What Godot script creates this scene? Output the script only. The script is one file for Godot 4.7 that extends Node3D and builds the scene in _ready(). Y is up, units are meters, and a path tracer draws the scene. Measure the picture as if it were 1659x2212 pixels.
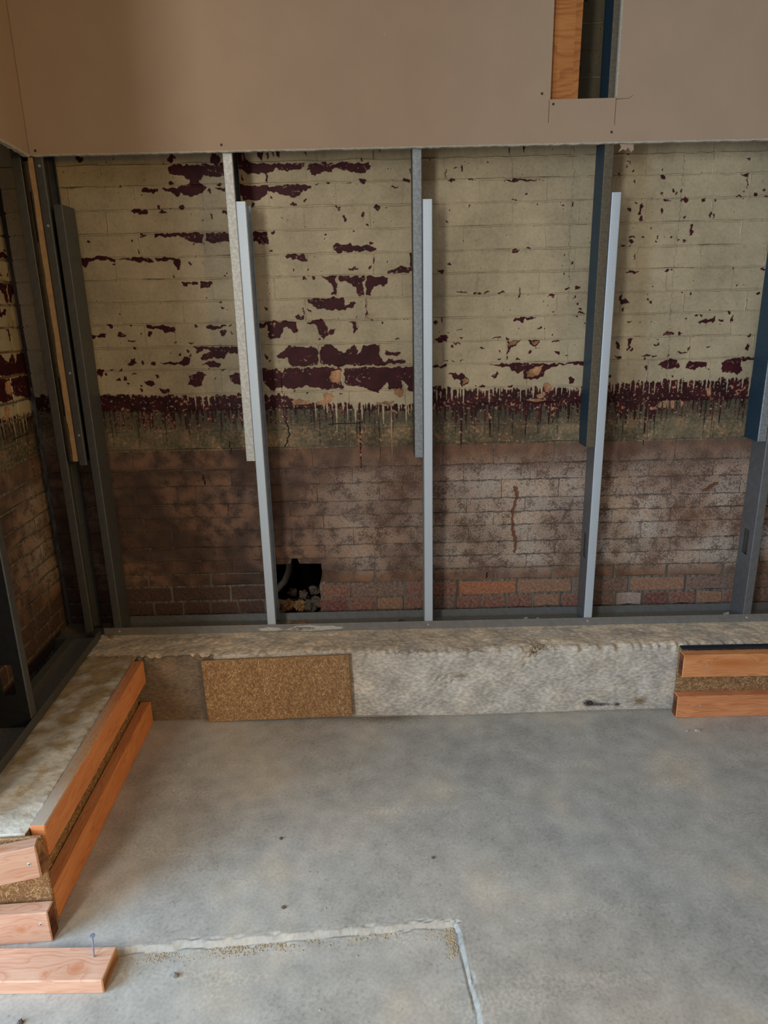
extends Node3D
# A room corner being reframed: painted brick behind steel studs, gypsum board above, a concrete curb and a concrete floor.
# World: y up, metres. z = 0 is the front face of the steel studs of the back wall, x = 0 is below the camera.

const CURB := 0.27
const BRICK_Z := -0.14
const WX0 := -1.36
const WX1 := 1.70
const WY0 := 0.20
const WY1 := 2.04
const TW := 2048
const TH := 1231

var used := {}
var bend_to = null   # while set, every corner of the shape being built is moved by it
var rng := RandomNumberGenerator.new()
var mask: Image
var bed := [2.045, 1.965, 1.898, 1.823, 1.747, 1.668, 1.593, 1.516, 1.440, 1.357, 1.275, 1.185, 1.125, 1.046, 0.975, 0.893, 0.829, 0.756, 0.70, 0.646, 0.576, 0.52, 0.465, 0.410, 0.346, 0.285, 0.225]
var M := {}


func _ready() -> void:
	rng.seed = 2024
	# camera: a phone held at chest height, tipped down and a little clockwise
	var cam := Camera3D.new()
	cam.name = "camera"
	add_child(cam)
	cam.position = Vector3(0, 1.457, 2.435)
	cam.basis = Basis(Vector3.RIGHT, deg_to_rad(-16.2)) * Basis(Vector3.BACK, deg_to_rad(-1.26))
	cam.fov = 73.93
	cam.near = 0.05
	cam.far = 60.0
	cam.current = true
	var we := WorldEnvironment.new()
	we.name = "world_environment"
	var env := Environment.new()
	var sky := Sky.new()
	var sm := ProceduralSkyMaterial.new()
	sm.sky_top_color = Color(0.50, 0.62, 0.80)
	sm.sky_horizon_color = Color(0.80, 0.85, 0.90)
	sm.ground_horizon_color = Color(0.62, 0.62, 0.60)
	sm.ground_bottom_color = Color(0.40, 0.39, 0.37)
	sm.sky_energy_multiplier = 0.4
	sky.sky_material = sm
	env.background_mode = Environment.BG_SKY
	env.sky = sky
	env.tonemap_mode = Environment.TONE_MAPPER_LINEAR
	env.tonemap_exposure = 1.0
	env.sdfgi_enabled = true
	env.ssao_enabled = true
	env.ssil_enabled = true
	we.environment = env
	add_child(we)
	# daylight through the narrow window behind the camera, and through the wide window of the space on the left
	daylight("rear_window_daylight", Vector3(-1.60, 1.92, 3.98), Vector3(0.0, 1.0, 0.0), Vector2(0.50, 1.8), Vector3(5.3, 5.1, 4.55))
	daylight("side_window_daylight", Vector3(-3.12, 1.6, 2.55), Vector3(-0.4, 0.3, 1.3), Vector2(1.6, 1.9), Vector3(8.0, 11.6, 15.0))
	# unseen overhead fill, added to brighten the floor and upward faces
	daylight("added_overhead_fill", Vector3(0.3, 2.97, 2.2), Vector3(0.3, 0.0, 1.5), Vector2(1.6, 1.0), Vector3(0.6, 0.6, 0.62))
	# warm light from the passage on the right
	daylight("passage_light", Vector3(2.95, 1.7, 3.68), Vector3(-1.0, 1.2, 0.2), Vector2(0.25, 0.5), Vector3(4.4, 2.6, 0.5))

	build_materials()
	build_floor()
	build_brick_walls()
	build_curbs()
	build_shell()
	build_framing()
	build_boards()
	build_lumber()
	build_rubble()


func daylight(called: String, at: Vector3, to: Vector3, size: Vector2, power: Vector3) -> void:
	var l := AreaLight3D.new()
	l.name = called
	add_child(l)
	l.position = at
	l.look_at_from_position(at, to, Vector3.UP)
	l.area_size = size
	l.area_normalize_energy = true
	var e := maxf(power.x, maxf(power.y, power.z))
	l.light_color = Color(power.x / e, power.y / e, power.z / e).linear_to_srgb()
	l.light_energy = e
	l.area_range = 14.0
	l.area_attenuation = 2.0
	l.shadow_enabled = true


# ---------------------------------------------------------------- naming
func numbered(called: String) -> String:
	var n: int = used.get(called, 0)
	used[called] = n + 1
	return called if n == 0 else "%s_%03d" % [called, n]


func tag(o: Node3D, label: String, category: String, group := "") -> Node3D:
	o.set_meta("label", label)
	o.set_meta("category", category)
	if group:
		o.set_meta("group", group)
	return o


func thing(called: String, label: String, category: String, at := Vector3.ZERO, turn := 0.0, group := "") -> Node3D:
	var o := Node3D.new()
	o.name = numbered(called)
	add_child(o)
	o.position = at
	o.rotation.y = turn
	tag(o, label, category, group)
	return o


func part(called: String, st: SurfaceTool, m: Material, parent: Node, label := "") -> MeshInstance3D:
	var o := MeshInstance3D.new()
	o.mesh = st.commit()
	o.mesh.surface_set_material(0, m)
	if parent == self:
		o.name = numbered(called)
	else:
		o.name = called
	parent.add_child(o, true)
	if label:
		o.set_meta("label", label)
	return o


func struct(called: String, st: SurfaceTool, m: Material, label := "") -> MeshInstance3D:
	var o := part(called, st, m, self, label)
	o.set_meta("kind", "structure")
	return o


# ---------------------------------------------------------------- shapes
func begin() -> SurfaceTool:
	var st := SurfaceTool.new()
	st.begin(Mesh.PRIMITIVE_TRIANGLES)
	return st


func tri(st: SurfaceTool, p: Array, n: Array, u: Array) -> void:
	var o := [0, 1, 2]
	var a: Vector3 = p[0]
	var b: Vector3 = p[1]
	var c: Vector3 = p[2]
	var out: Vector3 = n[0] + n[1] + n[2]
	if (b - a).cross(c - a).dot(out) > 0.0:
		o = [0, 2, 1]
	for k in o:
		st.set_normal(n[k])
		st.set_uv(u[k])
		st.add_vertex(bend_to.call(p[k]) if bend_to != null else p[k])


func face(st: SurfaceTool, p: Array, n: Vector3, u := []) -> void:
	if u.is_empty():
		for q in p:
			u.append(Vector2(q.x + q.z, -q.y + q.z))
	for k in range(1, p.size() - 1):
		tri(st, [p[0], p[k], p[k + 1]], [n, n, n], [u[0], u[k], u[k + 1]])


func no_uv(p: Vector3, _n: Vector3) -> Vector2:
	return Vector2(p.x + p.z, p.y + p.z)


# a box with chamfered edges; skip = faces left out ("x+" ...)
func bevel_box(st: SurfaceTool, lo: Vector3, hi: Vector3, b: float, uvf = null, skip := []) -> void:
	if uvf == null:
		uvf = no_uv
	var axes := [Vector3.RIGHT, Vector3.UP, Vector3.BACK]
	var c := (lo + hi) / 2.0
	var h := (hi - lo) / 2.0
	for a in 3:
		for s in [-1.0, 1.0]:
			if ("xyz"[a] + ("+" if s > 0 else "-")) in skip:
				continue
			var n: Vector3 = axes[a] * s
			var e1: Vector3 = axes[(a + 1) % 3]
			var e2: Vector3 = axes[(a + 2) % 3]
			var h1: float = h[(a + 1) % 3] - b
			var h2: float = h[(a + 2) % 3] - b
			var m: Vector3 = c + n * h[a]
			var q := [m - e1 * h1 - e2 * h2, m + e1 * h1 - e2 * h2, m + e1 * h1 + e2 * h2, m - e1 * h1 + e2 * h2]
			var u := []
			for v in q:
				u.append(uvf.call(v, n))
			face(st, q, n, u)
	if b <= 0.0:
		return
	for a in 3:
		var e: Vector3 = axes[a]
		var a1 := (a + 1) % 3
		var a2 := (a + 2) % 3
		for s1 in [-1.0, 1.0]:
			for s2 in [-1.0, 1.0]:
				var n1: Vector3 = axes[a1] * s1
				var n2: Vector3 = axes[a2] * s2
				var p1: Vector3 = c + n1 * h[a1] + n2 * (h[a2] - b)
				var p2: Vector3 = c + n2 * h[a2] + n1 * (h[a1] - b)
				var l: Vector3 = e * (h[a] - b)
				var n: Vector3 = (n1 + n2).normalized()
				var q := [p1 - l, p1 + l, p2 + l, p2 - l]
				var u := []
				for v in q:
					u.append(uvf.call(v, n1))
				face(st, q, n, u)
	for sx in [-1.0, 1.0]:
		for sy in [-1.0, 1.0]:
			for sz in [-1.0, 1.0]:
				var k := Vector3(sx, sy, sz)
				var q := [c + k * h - Vector3(0, sy * b, sz * b), c + k * h - Vector3(sx * b, 0, sz * b), c + k * h - Vector3(sx * b, sy * b, 0)]
				face(st, q, k.normalized(), [uvf.call(q[0], Vector3(0, sy, 0)), uvf.call(q[1], Vector3(0, sy, 0)), uvf.call(q[2], Vector3(0, sy, 0))])


# a flat outline (x, y) extruded from z0 (back) to z1 (front)
func slab(st: SurfaceTool, outline: PackedVector2Array, z0: float, z1: float, uvf = null, sides := true) -> void:
	if uvf == null:
		uvf = no_uv
	var t := Geometry2D.triangulate_polygon(outline)
	for k in range(0, t.size(), 3):
		for side in [[z1, Vector3.BACK], [z0, Vector3.FORWARD]]:
			var p := []
			var u := []
			for j in 3:
				var v := Vector3(outline[t[k + j]].x, outline[t[k + j]].y, side[0])
				p.append(v)
				u.append(uvf.call(v, side[1]))
			tri(st, p, [side[1], side[1], side[1]], u)
	if not sides:
		return
	var area := 0.0
	for k in outline.size():
		var a := outline[k]
		var b := outline[(k + 1) % outline.size()]
		area += a.cross(b)
	for k in outline.size():
		var a := outline[k]
		var b := outline[(k + 1) % outline.size()]
		if a.distance_to(b) < 1e-6:
			continue
		var d := (b - a).normalized()
		var n := Vector3(d.y, -d.x, 0) * signf(area)
		var q := [Vector3(a.x, a.y, z0), Vector3(b.x, b.y, z0), Vector3(b.x, b.y, z1), Vector3(a.x, a.y, z1)]
		face(st, q, n, [uvf.call(q[0], n), uvf.call(q[1], n), uvf.call(q[2], n), uvf.call(q[3], n)])


# an open profile (x, z) of sheet metal of thickness t, standing from y0 to y1
func sheet(st: SurfaceTool, line: PackedVector2Array, t: float, y0: float, y1: float) -> void:
	var n := line.size()
	var na := []
	for k in n:
		var d := (line[mini(k + 1, n - 1)] - line[maxi(k - 1, 0)]).normalized()
		na.append(Vector2(d.y, -d.x))
	for k in n - 1:
		for s in [1.0, -1.0]:
			var p := []
			var m := []
			var u := []
			for c in [[k, y0], [k + 1, y0], [k + 1, y1], [k, y1]]:
				var o: Vector2 = line[c[0]] + na[c[0]] * (t / 2 * s)
				p.append(Vector3(o.x, c[1], o.y))
				m.append(Vector3(na[c[0]].x, 0, na[c[0]].y) * s)
				u.append(Vector2(o.x + o.y, c[1]))
			tri(st, [p[0], p[1], p[2]], [m[0], m[1], m[2]], [u[0], u[1], u[2]])
			tri(st, [p[0], p[2], p[3]], [m[0], m[2], m[3]], [u[0], u[2], u[3]])
		for yy in [[y0, Vector3.DOWN], [y1, Vector3.UP]]:
			var q := []
			for c in [[k, 1.0], [k + 1, 1.0], [k + 1, -1.0], [k, -1.0]]:
				var o: Vector2 = line[c[0]] + na[c[0]] * (t / 2 * c[1])
				q.append(Vector3(o.x, yy[0], o.y))
			face(st, q, yy[1])
	for k in [0, n - 1]:
		var d := (line[1] - line[0]).normalized() * -1.0 if k == 0 else (line[n - 1] - line[n - 2]).normalized()
		var a: Vector2 = line[k] + na[k] * (t / 2)
		var b: Vector2 = line[k] - na[k] * (t / 2)
		face(st, [Vector3(a.x, y0, a.y), Vector3(b.x, y0, b.y), Vector3(b.x, y1, b.y), Vector3(a.x, y1, a.y)], Vector3(d.x, 0, d.y))


# a turned shape round the y axis: profile of (radius, y)
func lathe(st: SurfaceTool, prof: Array, sides := 12, at := Transform3D()) -> void:
	for k in prof.size() - 1:
		var a: Vector2 = prof[k]
		var b: Vector2 = prof[k + 1]
		var d := (b - a).normalized()
		for j in sides:
			var p := []
			var m := []
			for c in [[a, j], [a, j + 1], [b, j + 1], [b, j]]:
				var ang: float = TAU * c[1] / sides
				var r: Vector2 = c[0]
				p.append(at * Vector3(r.x * cos(ang), r.y, r.x * sin(ang)))
				m.append((at.basis * Vector3(-d.y * cos(ang), d.x, -d.y * sin(ang)) * -1.0).normalized())
			var z := [Vector2.ZERO, Vector2.RIGHT, Vector2.DOWN]
			if a.x > 1e-5:
				tri(st, [p[0], p[1], p[2]], [m[0], m[1], m[2]], z)
			if b.x > 1e-5:
				tri(st, [p[0], p[2], p[3]], [m[0], m[2], m[3]], z)


# a rough stone
func lump(st: SurfaceTool, size: Vector3, sd: int, rough := 0.25, rings := 6) -> void:
	var g := FastNoiseLite.new()
	g.seed = sd
	g.frequency = 0.9
	var at := func(i: int, j: int) -> Vector3:
		var th := PI * i / rings
		var ph := TAU * (j % (rings * 2)) / (rings * 2)
		var d := Vector3(sin(th) * cos(ph), cos(th), sin(th) * sin(ph))
		var r := 1.0 + rough * 2.0 * g.get_noise_3dv(d * 1.3)
		return d * r * size
	for i in rings:
		for j in rings * 2:
			var q := [at.call(i, j), at.call(i, j + 1), at.call(i + 1, j + 1), at.call(i + 1, j)]
			for t in [[0, 1, 2], [0, 2, 3]]:
				var a: Vector3 = q[t[0]]
				var b: Vector3 = q[t[1]]
				var c: Vector3 = q[t[2]]
				var n := (b - a).cross(c - a)
				if n.length() < 1e-12:
					continue
				n = n.normalized()
				if n.dot(a + b + c) < 0:
					n = -n
				tri(st, [a, b, c], [n, n, n], [Vector2(a.x, a.z), Vector2(b.x, b.z), Vector2(c.x, c.z)])


# ---------------------------------------------------------------- textures
func noise(w: int, h: int, freq: float, sd: int, octaves := 4, kind := FastNoiseLite.TYPE_SIMPLEX_SMOOTH, sx := 1.0) -> PackedByteArray:
	var n := FastNoiseLite.new()
	n.noise_type = kind
	n.seed = sd
	n.frequency = freq
	n.fractal_octaves = octaves
	n.fractal_type = FastNoiseLite.FRACTAL_FBM if octaves > 1 else FastNoiseLite.FRACTAL_NONE
	var im: Image
	if sx == 1.0:
		im = n.get_image(w, h, false, false, true)
	else:
		im = n.get_image(int(w / sx), h, false, false, true)
		im.resize(w, h, Image.INTERPOLATE_BILINEAR)
	im.convert(Image.FORMAT_L8)
	return im.get_data()


func tex(w: int, h: int, d: PackedByteArray, fmt := Image.FORMAT_RGB8) -> ImageTexture:
	return ImageTexture.create_from_image(Image.create_from_data(w, h, false, fmt, d))


func mat(albedo: Color, rough := 0.8, metal := 0.0, t: Texture2D = null, bump: Texture2D = null, scale := 0.2) -> StandardMaterial3D:
	var m := StandardMaterial3D.new()
	m.albedo_color = albedo
	m.roughness = rough
	m.metallic = metal
	m.metallic_specular = 0.35
	if t:
		m.albedo_texture = t
	if bump:
		m.heightmap_enabled = true
		m.heightmap_texture = bump
		m.heightmap_scale = scale
	return m


func triplanar(m: StandardMaterial3D, scale: float, world := false) -> StandardMaterial3D:
	m.uv1_triplanar = true
	m.uv1_world_triplanar = world
	m.uv1_scale = Vector3.ONE * scale
	return m


func tile(freq: float, sd: int, lo: Color, hi: Color, size := 512, octaves := 5) -> NoiseTexture2D:
	var n := FastNoiseLite.new()
	n.seed = sd
	n.frequency = freq
	n.fractal_octaves = octaves
	var g := Gradient.new()
	g.set_color(0, lo)
	g.set_color(1, hi)
	var t := NoiseTexture2D.new()
	t.width = size
	t.height = size
	t.seamless = true
	t.noise = n
	t.color_ramp = g
	return t


func wall_uv(p: Vector3, _n: Vector3) -> Vector2:
	var y := p.y if p.y < WY1 - 0.02 else 2.0 * (WY1 - 0.02) - p.y
	return Vector2((p.x - WX0) / (WX1 - WX0), (WY1 - y) / (WY1 - WY0))


func tx(x: float) -> float:
	return (x - WX0) / (WX1 - WX0) * TW


func ty(y: float) -> float:
	return (WY1 - y) / (WY1 - WY0) * TH


func fill(points: PackedVector2Array, value: int) -> void:
	var lo := 1e9
	var hi := -1e9
	for p in points:
		lo = minf(lo, p.y)
		hi = maxf(hi, p.y)
	var c := Color8(value, value, value)
	for row in range(maxi(0, floori(lo)), mini(TH - 1, ceili(hi)) + 1):
		var cuts := []
		for k in points.size():
			var a := points[k]
			var b := points[(k + 1) % points.size()]
			if (a.y <= row) != (b.y <= row):
				cuts.append(a.x + (b.x - a.x) * (row - a.y) / (b.y - a.y))
		cuts.sort()
		for k in range(0, cuts.size() - 1, 2):
			mask.fill_rect(Rect2i(int(cuts[k]), row, maxi(1, int(cuts[k + 1] - cuts[k])), 1), c)


# where the old paint has come away: outlines on the wall, in millimetres (x, y)
func patch(what: String, mm: Array) -> void:
	var p := PackedVector2Array()
	for k in range(0, mm.size(), 2):
		p.append(Vector2(tx(mm[k] / 1000.0), ty(mm[k + 1] / 1000.0)))
	fill(p, 100 if what == "maroon" else 200)


# small chips: x, y, half width, half height in millimetres
func flecks(what: String, mm: Array) -> void:
	for k in range(0, mm.size(), 4):
		var p := PackedVector2Array()
		for j in 9:
			var a := TAU * j / 9.0
			var r := rng.randf_range(0.7, 1.25)
			p.append(Vector2(tx((mm[k] + cos(a) * mm[k + 2] * r) / 1000.0), ty((mm[k + 1] + sin(a) * mm[k + 3] * r) / 1000.0)))
		fill(p, 100 if what == "maroon" else 200)


func along(knots: Array, x: float) -> float:
	for k in knots.size() - 1:
		if x <= knots[k + 1].x:
			return lerpf(knots[k].y, knots[k + 1].y, clampf((x - knots[k].x) / (knots[k + 1].x - knots[k].x), 0, 1))
	return knots[-1].y


func peeling() -> void:
	patch("maroon", [-710, 1964, -526, 1964, -504, 1960, -506, 1928, -528, 1927, -568, 1928, -598, 1933, -604, 1915, -612, 1911, -587, 1893, -602, 1874, -651, 1864, -679, 1876, -693, 1866, -724, 1885, -743, 1887, -743, 1894, -687, 1895, -647, 1904, -649, 1923, -679, 1932, -709, 1938, -712, 1950])
	patch("maroon", [-814, 1894, -756, 1893, -757, 1882, -781, 1878, -804, 1882, -815, 1884])
	patch("maroon", [-722, 1908, -711, 1917, -701, 1910, -703, 1901, -717, 1901])
	patch("maroon", [-564, 1892, -506, 1890, -507, 1880, -549, 1883])
	patch("maroon", [-860, 1819, -850, 1826, -818, 1829, -798, 1821, -805, 1810, -824, 1810, -843, 1816])
	patch("maroon", [-765, 1820, -749, 1823, -737, 1813, -746, 1810])
	patch("maroon", [-834, 1747, -816, 1747, -825, 1736, -833, 1738])
	patch("maroon", [-787, 1745, -702, 1748, -614, 1745, -617, 1714, -635, 1716, -662, 1720, -680, 1733, -703, 1737, -743, 1738, -786, 1738])
	patch("maroon", [-608, 1745, -506, 1744, -509, 1718, -556, 1718, -588, 1712, -607, 1719])
	patch("maroon", [-1064, 1673, -1019, 1674, -971, 1678, -936, 1668, -937, 1659, -964, 1666, -1008, 1666, -1025, 1657, -1038, 1646, -1058, 1647, -1067, 1658])
	patch("maroon", [-919, 1668, -884, 1671, -802, 1666, -801, 1653, -830, 1661, -843, 1653, -862, 1658, -893, 1664])
	patch("maroon", [-790, 1665, -726, 1668, -703, 1662, -707, 1624, -715, 1627, -728, 1651, -731, 1659, -779, 1656, -789, 1660])
	patch("maroon", [-639, 1587, -599, 1586, -602, 1563, -642, 1563])
	patch("maroon", [-704, 1583, -647, 1585, -648, 1578, -680, 1577, -701, 1570])
	patch("maroon", [-485, 1989, -449, 1981, -430, 1965, -245, 1960, -246, 1949, -283, 1940, -308, 1939, -347, 1947, -362, 1934, -411, 1933, -436, 1931, -460, 1944, -487, 1963])
	patch("maroon", [-237, 1962, -21, 1958, -21, 1939, -49, 1926, -69, 1927, -114, 1939, -141, 1947, -156, 1934, -187, 1933, -187, 1927, -220, 1924, -225, 1941, -238, 1945])
	patch("maroon", [-484, 1901, -443, 1896, -394, 1893, -253, 1894, -224, 1892, -228, 1881, -254, 1877, -267, 1862, -292, 1854, -329, 1866, -376, 1878, -381, 1868, -396, 1855, -424, 1846, -443, 1845, -467, 1857, -486, 1876])
	patch("maroon", [-302, 1836, -289, 1840, -279, 1828, -286, 1826])
	patch("maroon", [-144, 1822, -129, 1821, -129, 1811, -140, 1814])
	patch("maroon", [-16, 1819, -6, 1826, 13, 1820, 2, 1808, -6, 1813])
	patch("maroon", [24, 1818, 40, 1820, 32, 1812])
	patch("maroon", [-124, 1790, -111, 1793, -108, 1776, -114, 1774])
	patch("maroon", [-455, 1746, -387, 1747, -388, 1707, -407, 1704, -428, 1712, -457, 1721])
	patch("maroon", [-157, 1701, -144, 1703, -128, 1698, -98, 1701, -81, 1694, -26, 1694, -5, 1682, -9, 1676, -69, 1677, -120, 1676, -137, 1670, -154, 1679])
	patch("maroon", [-331, 1668, -265, 1669, -256, 1663, -257, 1649, -268, 1643, -291, 1654, -325, 1658])
	patch("maroon", [-109, 1620, -75, 1621, -75, 1616, -92, 1610, -109, 1614])
	patch("maroon", [32, 1603, 62, 1614, 75, 1620, 101, 1617, 131, 1613, 130, 1603, 75, 1600, 49, 1598])
	patch("maroon", [110, 1665, 127, 1665, 126, 1613, 113, 1617])
	patch("maroon", [-207, 1593, -151, 1593, -152, 1527, -173, 1529, -164, 1546, -167, 1562, -182, 1575, -188, 1585])
	patch("maroon", [-147, 1593, -51, 1590, -56, 1543, -59, 1521, -76, 1529, -86, 1556, -111, 1569, -141, 1582])
	patch("maroon", [-48, 1590, 35, 1586, 27, 1562, 10, 1564, -17, 1555, -30, 1526, -52, 1529, -47, 1543])
	patch("maroon", [-997, 1445, -972, 1443, -971, 1433, -981, 1432])
	patch("maroon", [-1065, 1407, -1034, 1404, -1023, 1411, -994, 1410, -1005, 1401, -1035, 1399, -1050, 1396, -1064, 1402])
	patch("maroon", [-959, 1414, -947, 1417, -931, 1406, -937, 1399, -961, 1400])
	patch("maroon", [-923, 1384, -909, 1389, -895, 1382, -905, 1378])
	patch("maroon", [-849, 1439, -747, 1432, -747, 1405, -761, 1413, -786, 1410, -797, 1425, -826, 1427, -850, 1429])
	patch("maroon", [-849, 1417, -834, 1417, -839, 1395, -848, 1397])
	patch("maroon", [-632, 1433, -557, 1431, -572, 1424, -597, 1416, -631, 1422])
	patch("maroon", [-585, 1413, -560, 1416, -565, 1396, -584, 1397])
	patch("maroon", [-548, 1412, -537, 1400, -547, 1400])
	patch("maroon", [-686, 1357, -637, 1358, -489, 1354, -491, 1326, -565, 1334, -577, 1312, -616, 1318, -646, 1307, -663, 1314, -649, 1333, -626, 1340, -633, 1350, -663, 1343, -673, 1337])
	patch("maroon", [-660, 1295, -617, 1308, -593, 1298, -594, 1284, -628, 1287])
	patch("maroon", [-942, 1298, -917, 1317, -907, 1324, -906, 1310, -899, 1302, -930, 1298])
	patch("maroon", [-811, 1300, -775, 1307, -746, 1304, -719, 1323, -702, 1320, -705, 1293, -762, 1295])
	patch("maroon", [-1048, 1284, -1028, 1283, -1029, 1261, -1040, 1251, -1051, 1262])
	patch("maroon", [-986, 1246, -973, 1250, -967, 1240, -982, 1240])
	patch("maroon", [-957, 1262, -941, 1254, -947, 1242, -957, 1243])
	patch("maroon", [-882, 1238, -848, 1238, -841, 1228, -855, 1217, -879, 1224])
	patch("maroon", [-715, 1254, -695, 1261, -665, 1267, -651, 1253, -662, 1244, -667, 1219, -696, 1211, -717, 1220, -713, 1240])
	patch("maroon", [-562, 1254, -526, 1263, -497, 1255, -500, 1215, -550, 1221, -561, 1229])
	patch("maroon", [-831, 1208, -789, 1206, -792, 1194, -813, 1190])
	patch("maroon", [-951, 1230, -933, 1231, -944, 1221])
	patch("maroon", [-592, 1274, -575, 1277, -586, 1266])
	patch("maroon", [-261, 1517, -239, 1518, -204, 1518, -148, 1521, -126, 1516, -123, 1491, -101, 1501, -86, 1499, -93, 1488, -112, 1487, -123, 1479, -154, 1479, -171, 1475, -197, 1482, -232, 1485, -253, 1502])
	patch("maroon", [-278, 1484, -270, 1484, -272, 1465, -277, 1467])
	patch("maroon", [-262, 1486, -245, 1477, -248, 1472, -262, 1476])
	patch("maroon", [-305, 1459, -290, 1465, -273, 1457, -282, 1446, -297, 1447])
	patch("maroon", [-453, 1433, -396, 1443, -322, 1440, -304, 1436, -300, 1400, -315, 1399, -336, 1422, -353, 1419, -350, 1408, -364, 1397, -367, 1383, -400, 1381, -417, 1390, -407, 1403, -410, 1428, -437, 1420])
	patch("maroon", [-265, 1433, -234, 1443, -216, 1449, -195, 1436, -192, 1415, -197, 1398, -179, 1413, -163, 1408, -168, 1398, -197, 1388, -207, 1377, -227, 1399, -231, 1420, -239, 1431, -252, 1425])
	patch("maroon", [-116, 1434, -86, 1435, -82, 1408, -96, 1397, -99, 1426])
	patch("maroon", [2, 1434, 16, 1434, 9, 1423])
	patch("maroon", [-386, 1321, -368, 1331, -347, 1346, -335, 1355, -300, 1351, -265, 1346, -243, 1350, -230, 1335, -233, 1287, -269, 1281, -291, 1278, -327, 1280, -339, 1296, -342, 1311, -378, 1313])
	patch("maroon", [-224, 1330, -216, 1352, -181, 1355, -159, 1342, -142, 1326, -124, 1332, -97, 1351, -86, 1349, -87, 1319, -72, 1325, -62, 1348, -5, 1351, -1, 1304, 16, 1288, 39, 1299, 92, 1291, 92, 1285, -2, 1278, -91, 1278, -126, 1285, -153, 1270, -162, 1279, -224, 1289])
	patch("maroon", [-456, 1272, -385, 1273, -370, 1255, -358, 1275, -287, 1271, -207, 1276, -147, 1268, -149, 1215, -138, 1204, -141, 1191, -165, 1196, -201, 1192, -246, 1200, -281, 1209, -327, 1195, -345, 1197, -362, 1211, -403, 1194, -421, 1201, -437, 1221, -459, 1235])
	patch("maroon", [-136, 1268, -64, 1273, 87, 1267, 149, 1270, 149, 1173, 104, 1181, 100, 1199, 77, 1221, 77, 1184, 32, 1189, 19, 1216, 8, 1201, -9, 1177, -35, 1184, -75, 1202, -116, 1206, -138, 1213])
	patch("maroon", [15, 1323, 26, 1329, 39, 1320, 61, 1328, 77, 1320, 70, 1311, 25, 1312])
	patch("maroon", [-428, 1328, -417, 1321, -416, 1308, -427, 1309])
	patch("maroon", [440, 1895, 478, 1897, 590, 1894, 556, 1892, 478, 1889])
	patch("maroon", [474, 1668, 502, 1668, 492, 1657, 478, 1656])
	patch("maroon", [608, 1515, 638, 1516, 628, 1505])
	patch("maroon", [489, 1432, 514, 1437, 568, 1438, 551, 1427, 534, 1431, 520, 1420, 494, 1426])
	patch("maroon", [576, 1397, 592, 1402, 593, 1396, 581, 1391])
	patch("maroon", [201, 1367, 233, 1380, 252, 1372, 246, 1362, 213, 1354])
	patch("maroon", [241, 1388, 254, 1390, 250, 1384])
	patch("maroon", [278, 1395, 301, 1400, 299, 1397, 282, 1394])
	patch("maroon", [289, 1373, 305, 1372, 298, 1364])
	patch("maroon", [465, 1353, 519, 1354, 497, 1337, 480, 1325, 473, 1307, 465, 1307, 472, 1337])
	patch("maroon", [545, 1354, 588, 1355, 589, 1345, 573, 1331, 554, 1339])
	patch("maroon", [180, 1273, 246, 1274, 244, 1266, 180, 1263])
	patch("maroon", [403, 1272, 482, 1273, 581, 1272, 631, 1269, 760, 1273, 760, 1261, 698, 1266, 665, 1265, 632, 1253, 608, 1241, 604, 1221, 551, 1212, 529, 1221, 529, 1235, 537, 1251, 512, 1237, 491, 1244, 474, 1263, 433, 1266])
	patch("maroon", [248, 1241, 279, 1248, 292, 1236, 300, 1240, 321, 1223, 328, 1206, 305, 1193, 296, 1203, 296, 1215, 271, 1220, 263, 1237])
	patch("maroon", [409, 1225, 433, 1243, 438, 1235, 425, 1222])
	patch("maroon", [701, 1213, 708, 1223, 722, 1210, 718, 1198, 706, 1198])
	patch("maroon", [192, 1197, 226, 1196, 226, 1180, 192, 1181])
	patch("maroon", [917, 1804, 927, 1809, 925, 1791, 924, 1777, 908, 1779, 920, 1787])
	patch("maroon", [1100, 1739, 1111, 1739, 1113, 1703, 1102, 1703])
	patch("maroon", [1262, 1898, 1286, 1899, 1281, 1885, 1270, 1890])
	patch("maroon", [864, 1505, 876, 1509, 879, 1491, 906, 1482, 902, 1477, 875, 1479, 870, 1495])
	patch("maroon", [1166, 1409, 1188, 1419, 1203, 1417, 1225, 1426, 1229, 1417, 1223, 1406, 1201, 1405, 1171, 1404])
	patch("maroon", [1234, 1411, 1258, 1413, 1257, 1405, 1238, 1406])
	patch("maroon", [1162, 1434, 1177, 1432, 1176, 1425, 1166, 1427])
	patch("maroon", [1039, 1364, 1053, 1379, 1072, 1375, 1079, 1362])
	patch("maroon", [911, 1352, 932, 1352, 923, 1341, 923, 1319, 911, 1312, 913, 1327])
	patch("maroon", [872, 1346, 881, 1331, 884, 1312, 878, 1316, 869, 1337])
	patch("maroon", [1011, 1334, 1030, 1335, 1027, 1326, 1012, 1328])
	patch("maroon", [1094, 1302, 1117, 1298, 1136, 1305, 1133, 1298, 1114, 1292, 1098, 1299])
	patch("maroon", [866, 1292, 895, 1294, 894, 1281, 878, 1283])
	patch("maroon", [962, 1289, 984, 1296, 1006, 1291, 993, 1286])
	patch("maroon", [1033, 1257, 1051, 1275, 1085, 1277, 1109, 1263, 1113, 1250, 1089, 1241, 1058, 1245])
	patch("maroon", [1137, 1259, 1147, 1266, 1209, 1263, 1213, 1246, 1180, 1243, 1151, 1235, 1136, 1244])
	patch("maroon", [1267, 1256, 1288, 1270, 1333, 1279, 1414, 1275, 1369, 1267, 1342, 1265, 1339, 1251, 1350, 1235, 1337, 1215, 1305, 1223, 1272, 1229])
	patch("maroon", [1348, 1310, 1357, 1328, 1366, 1321, 1365, 1298, 1353, 1301])
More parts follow.
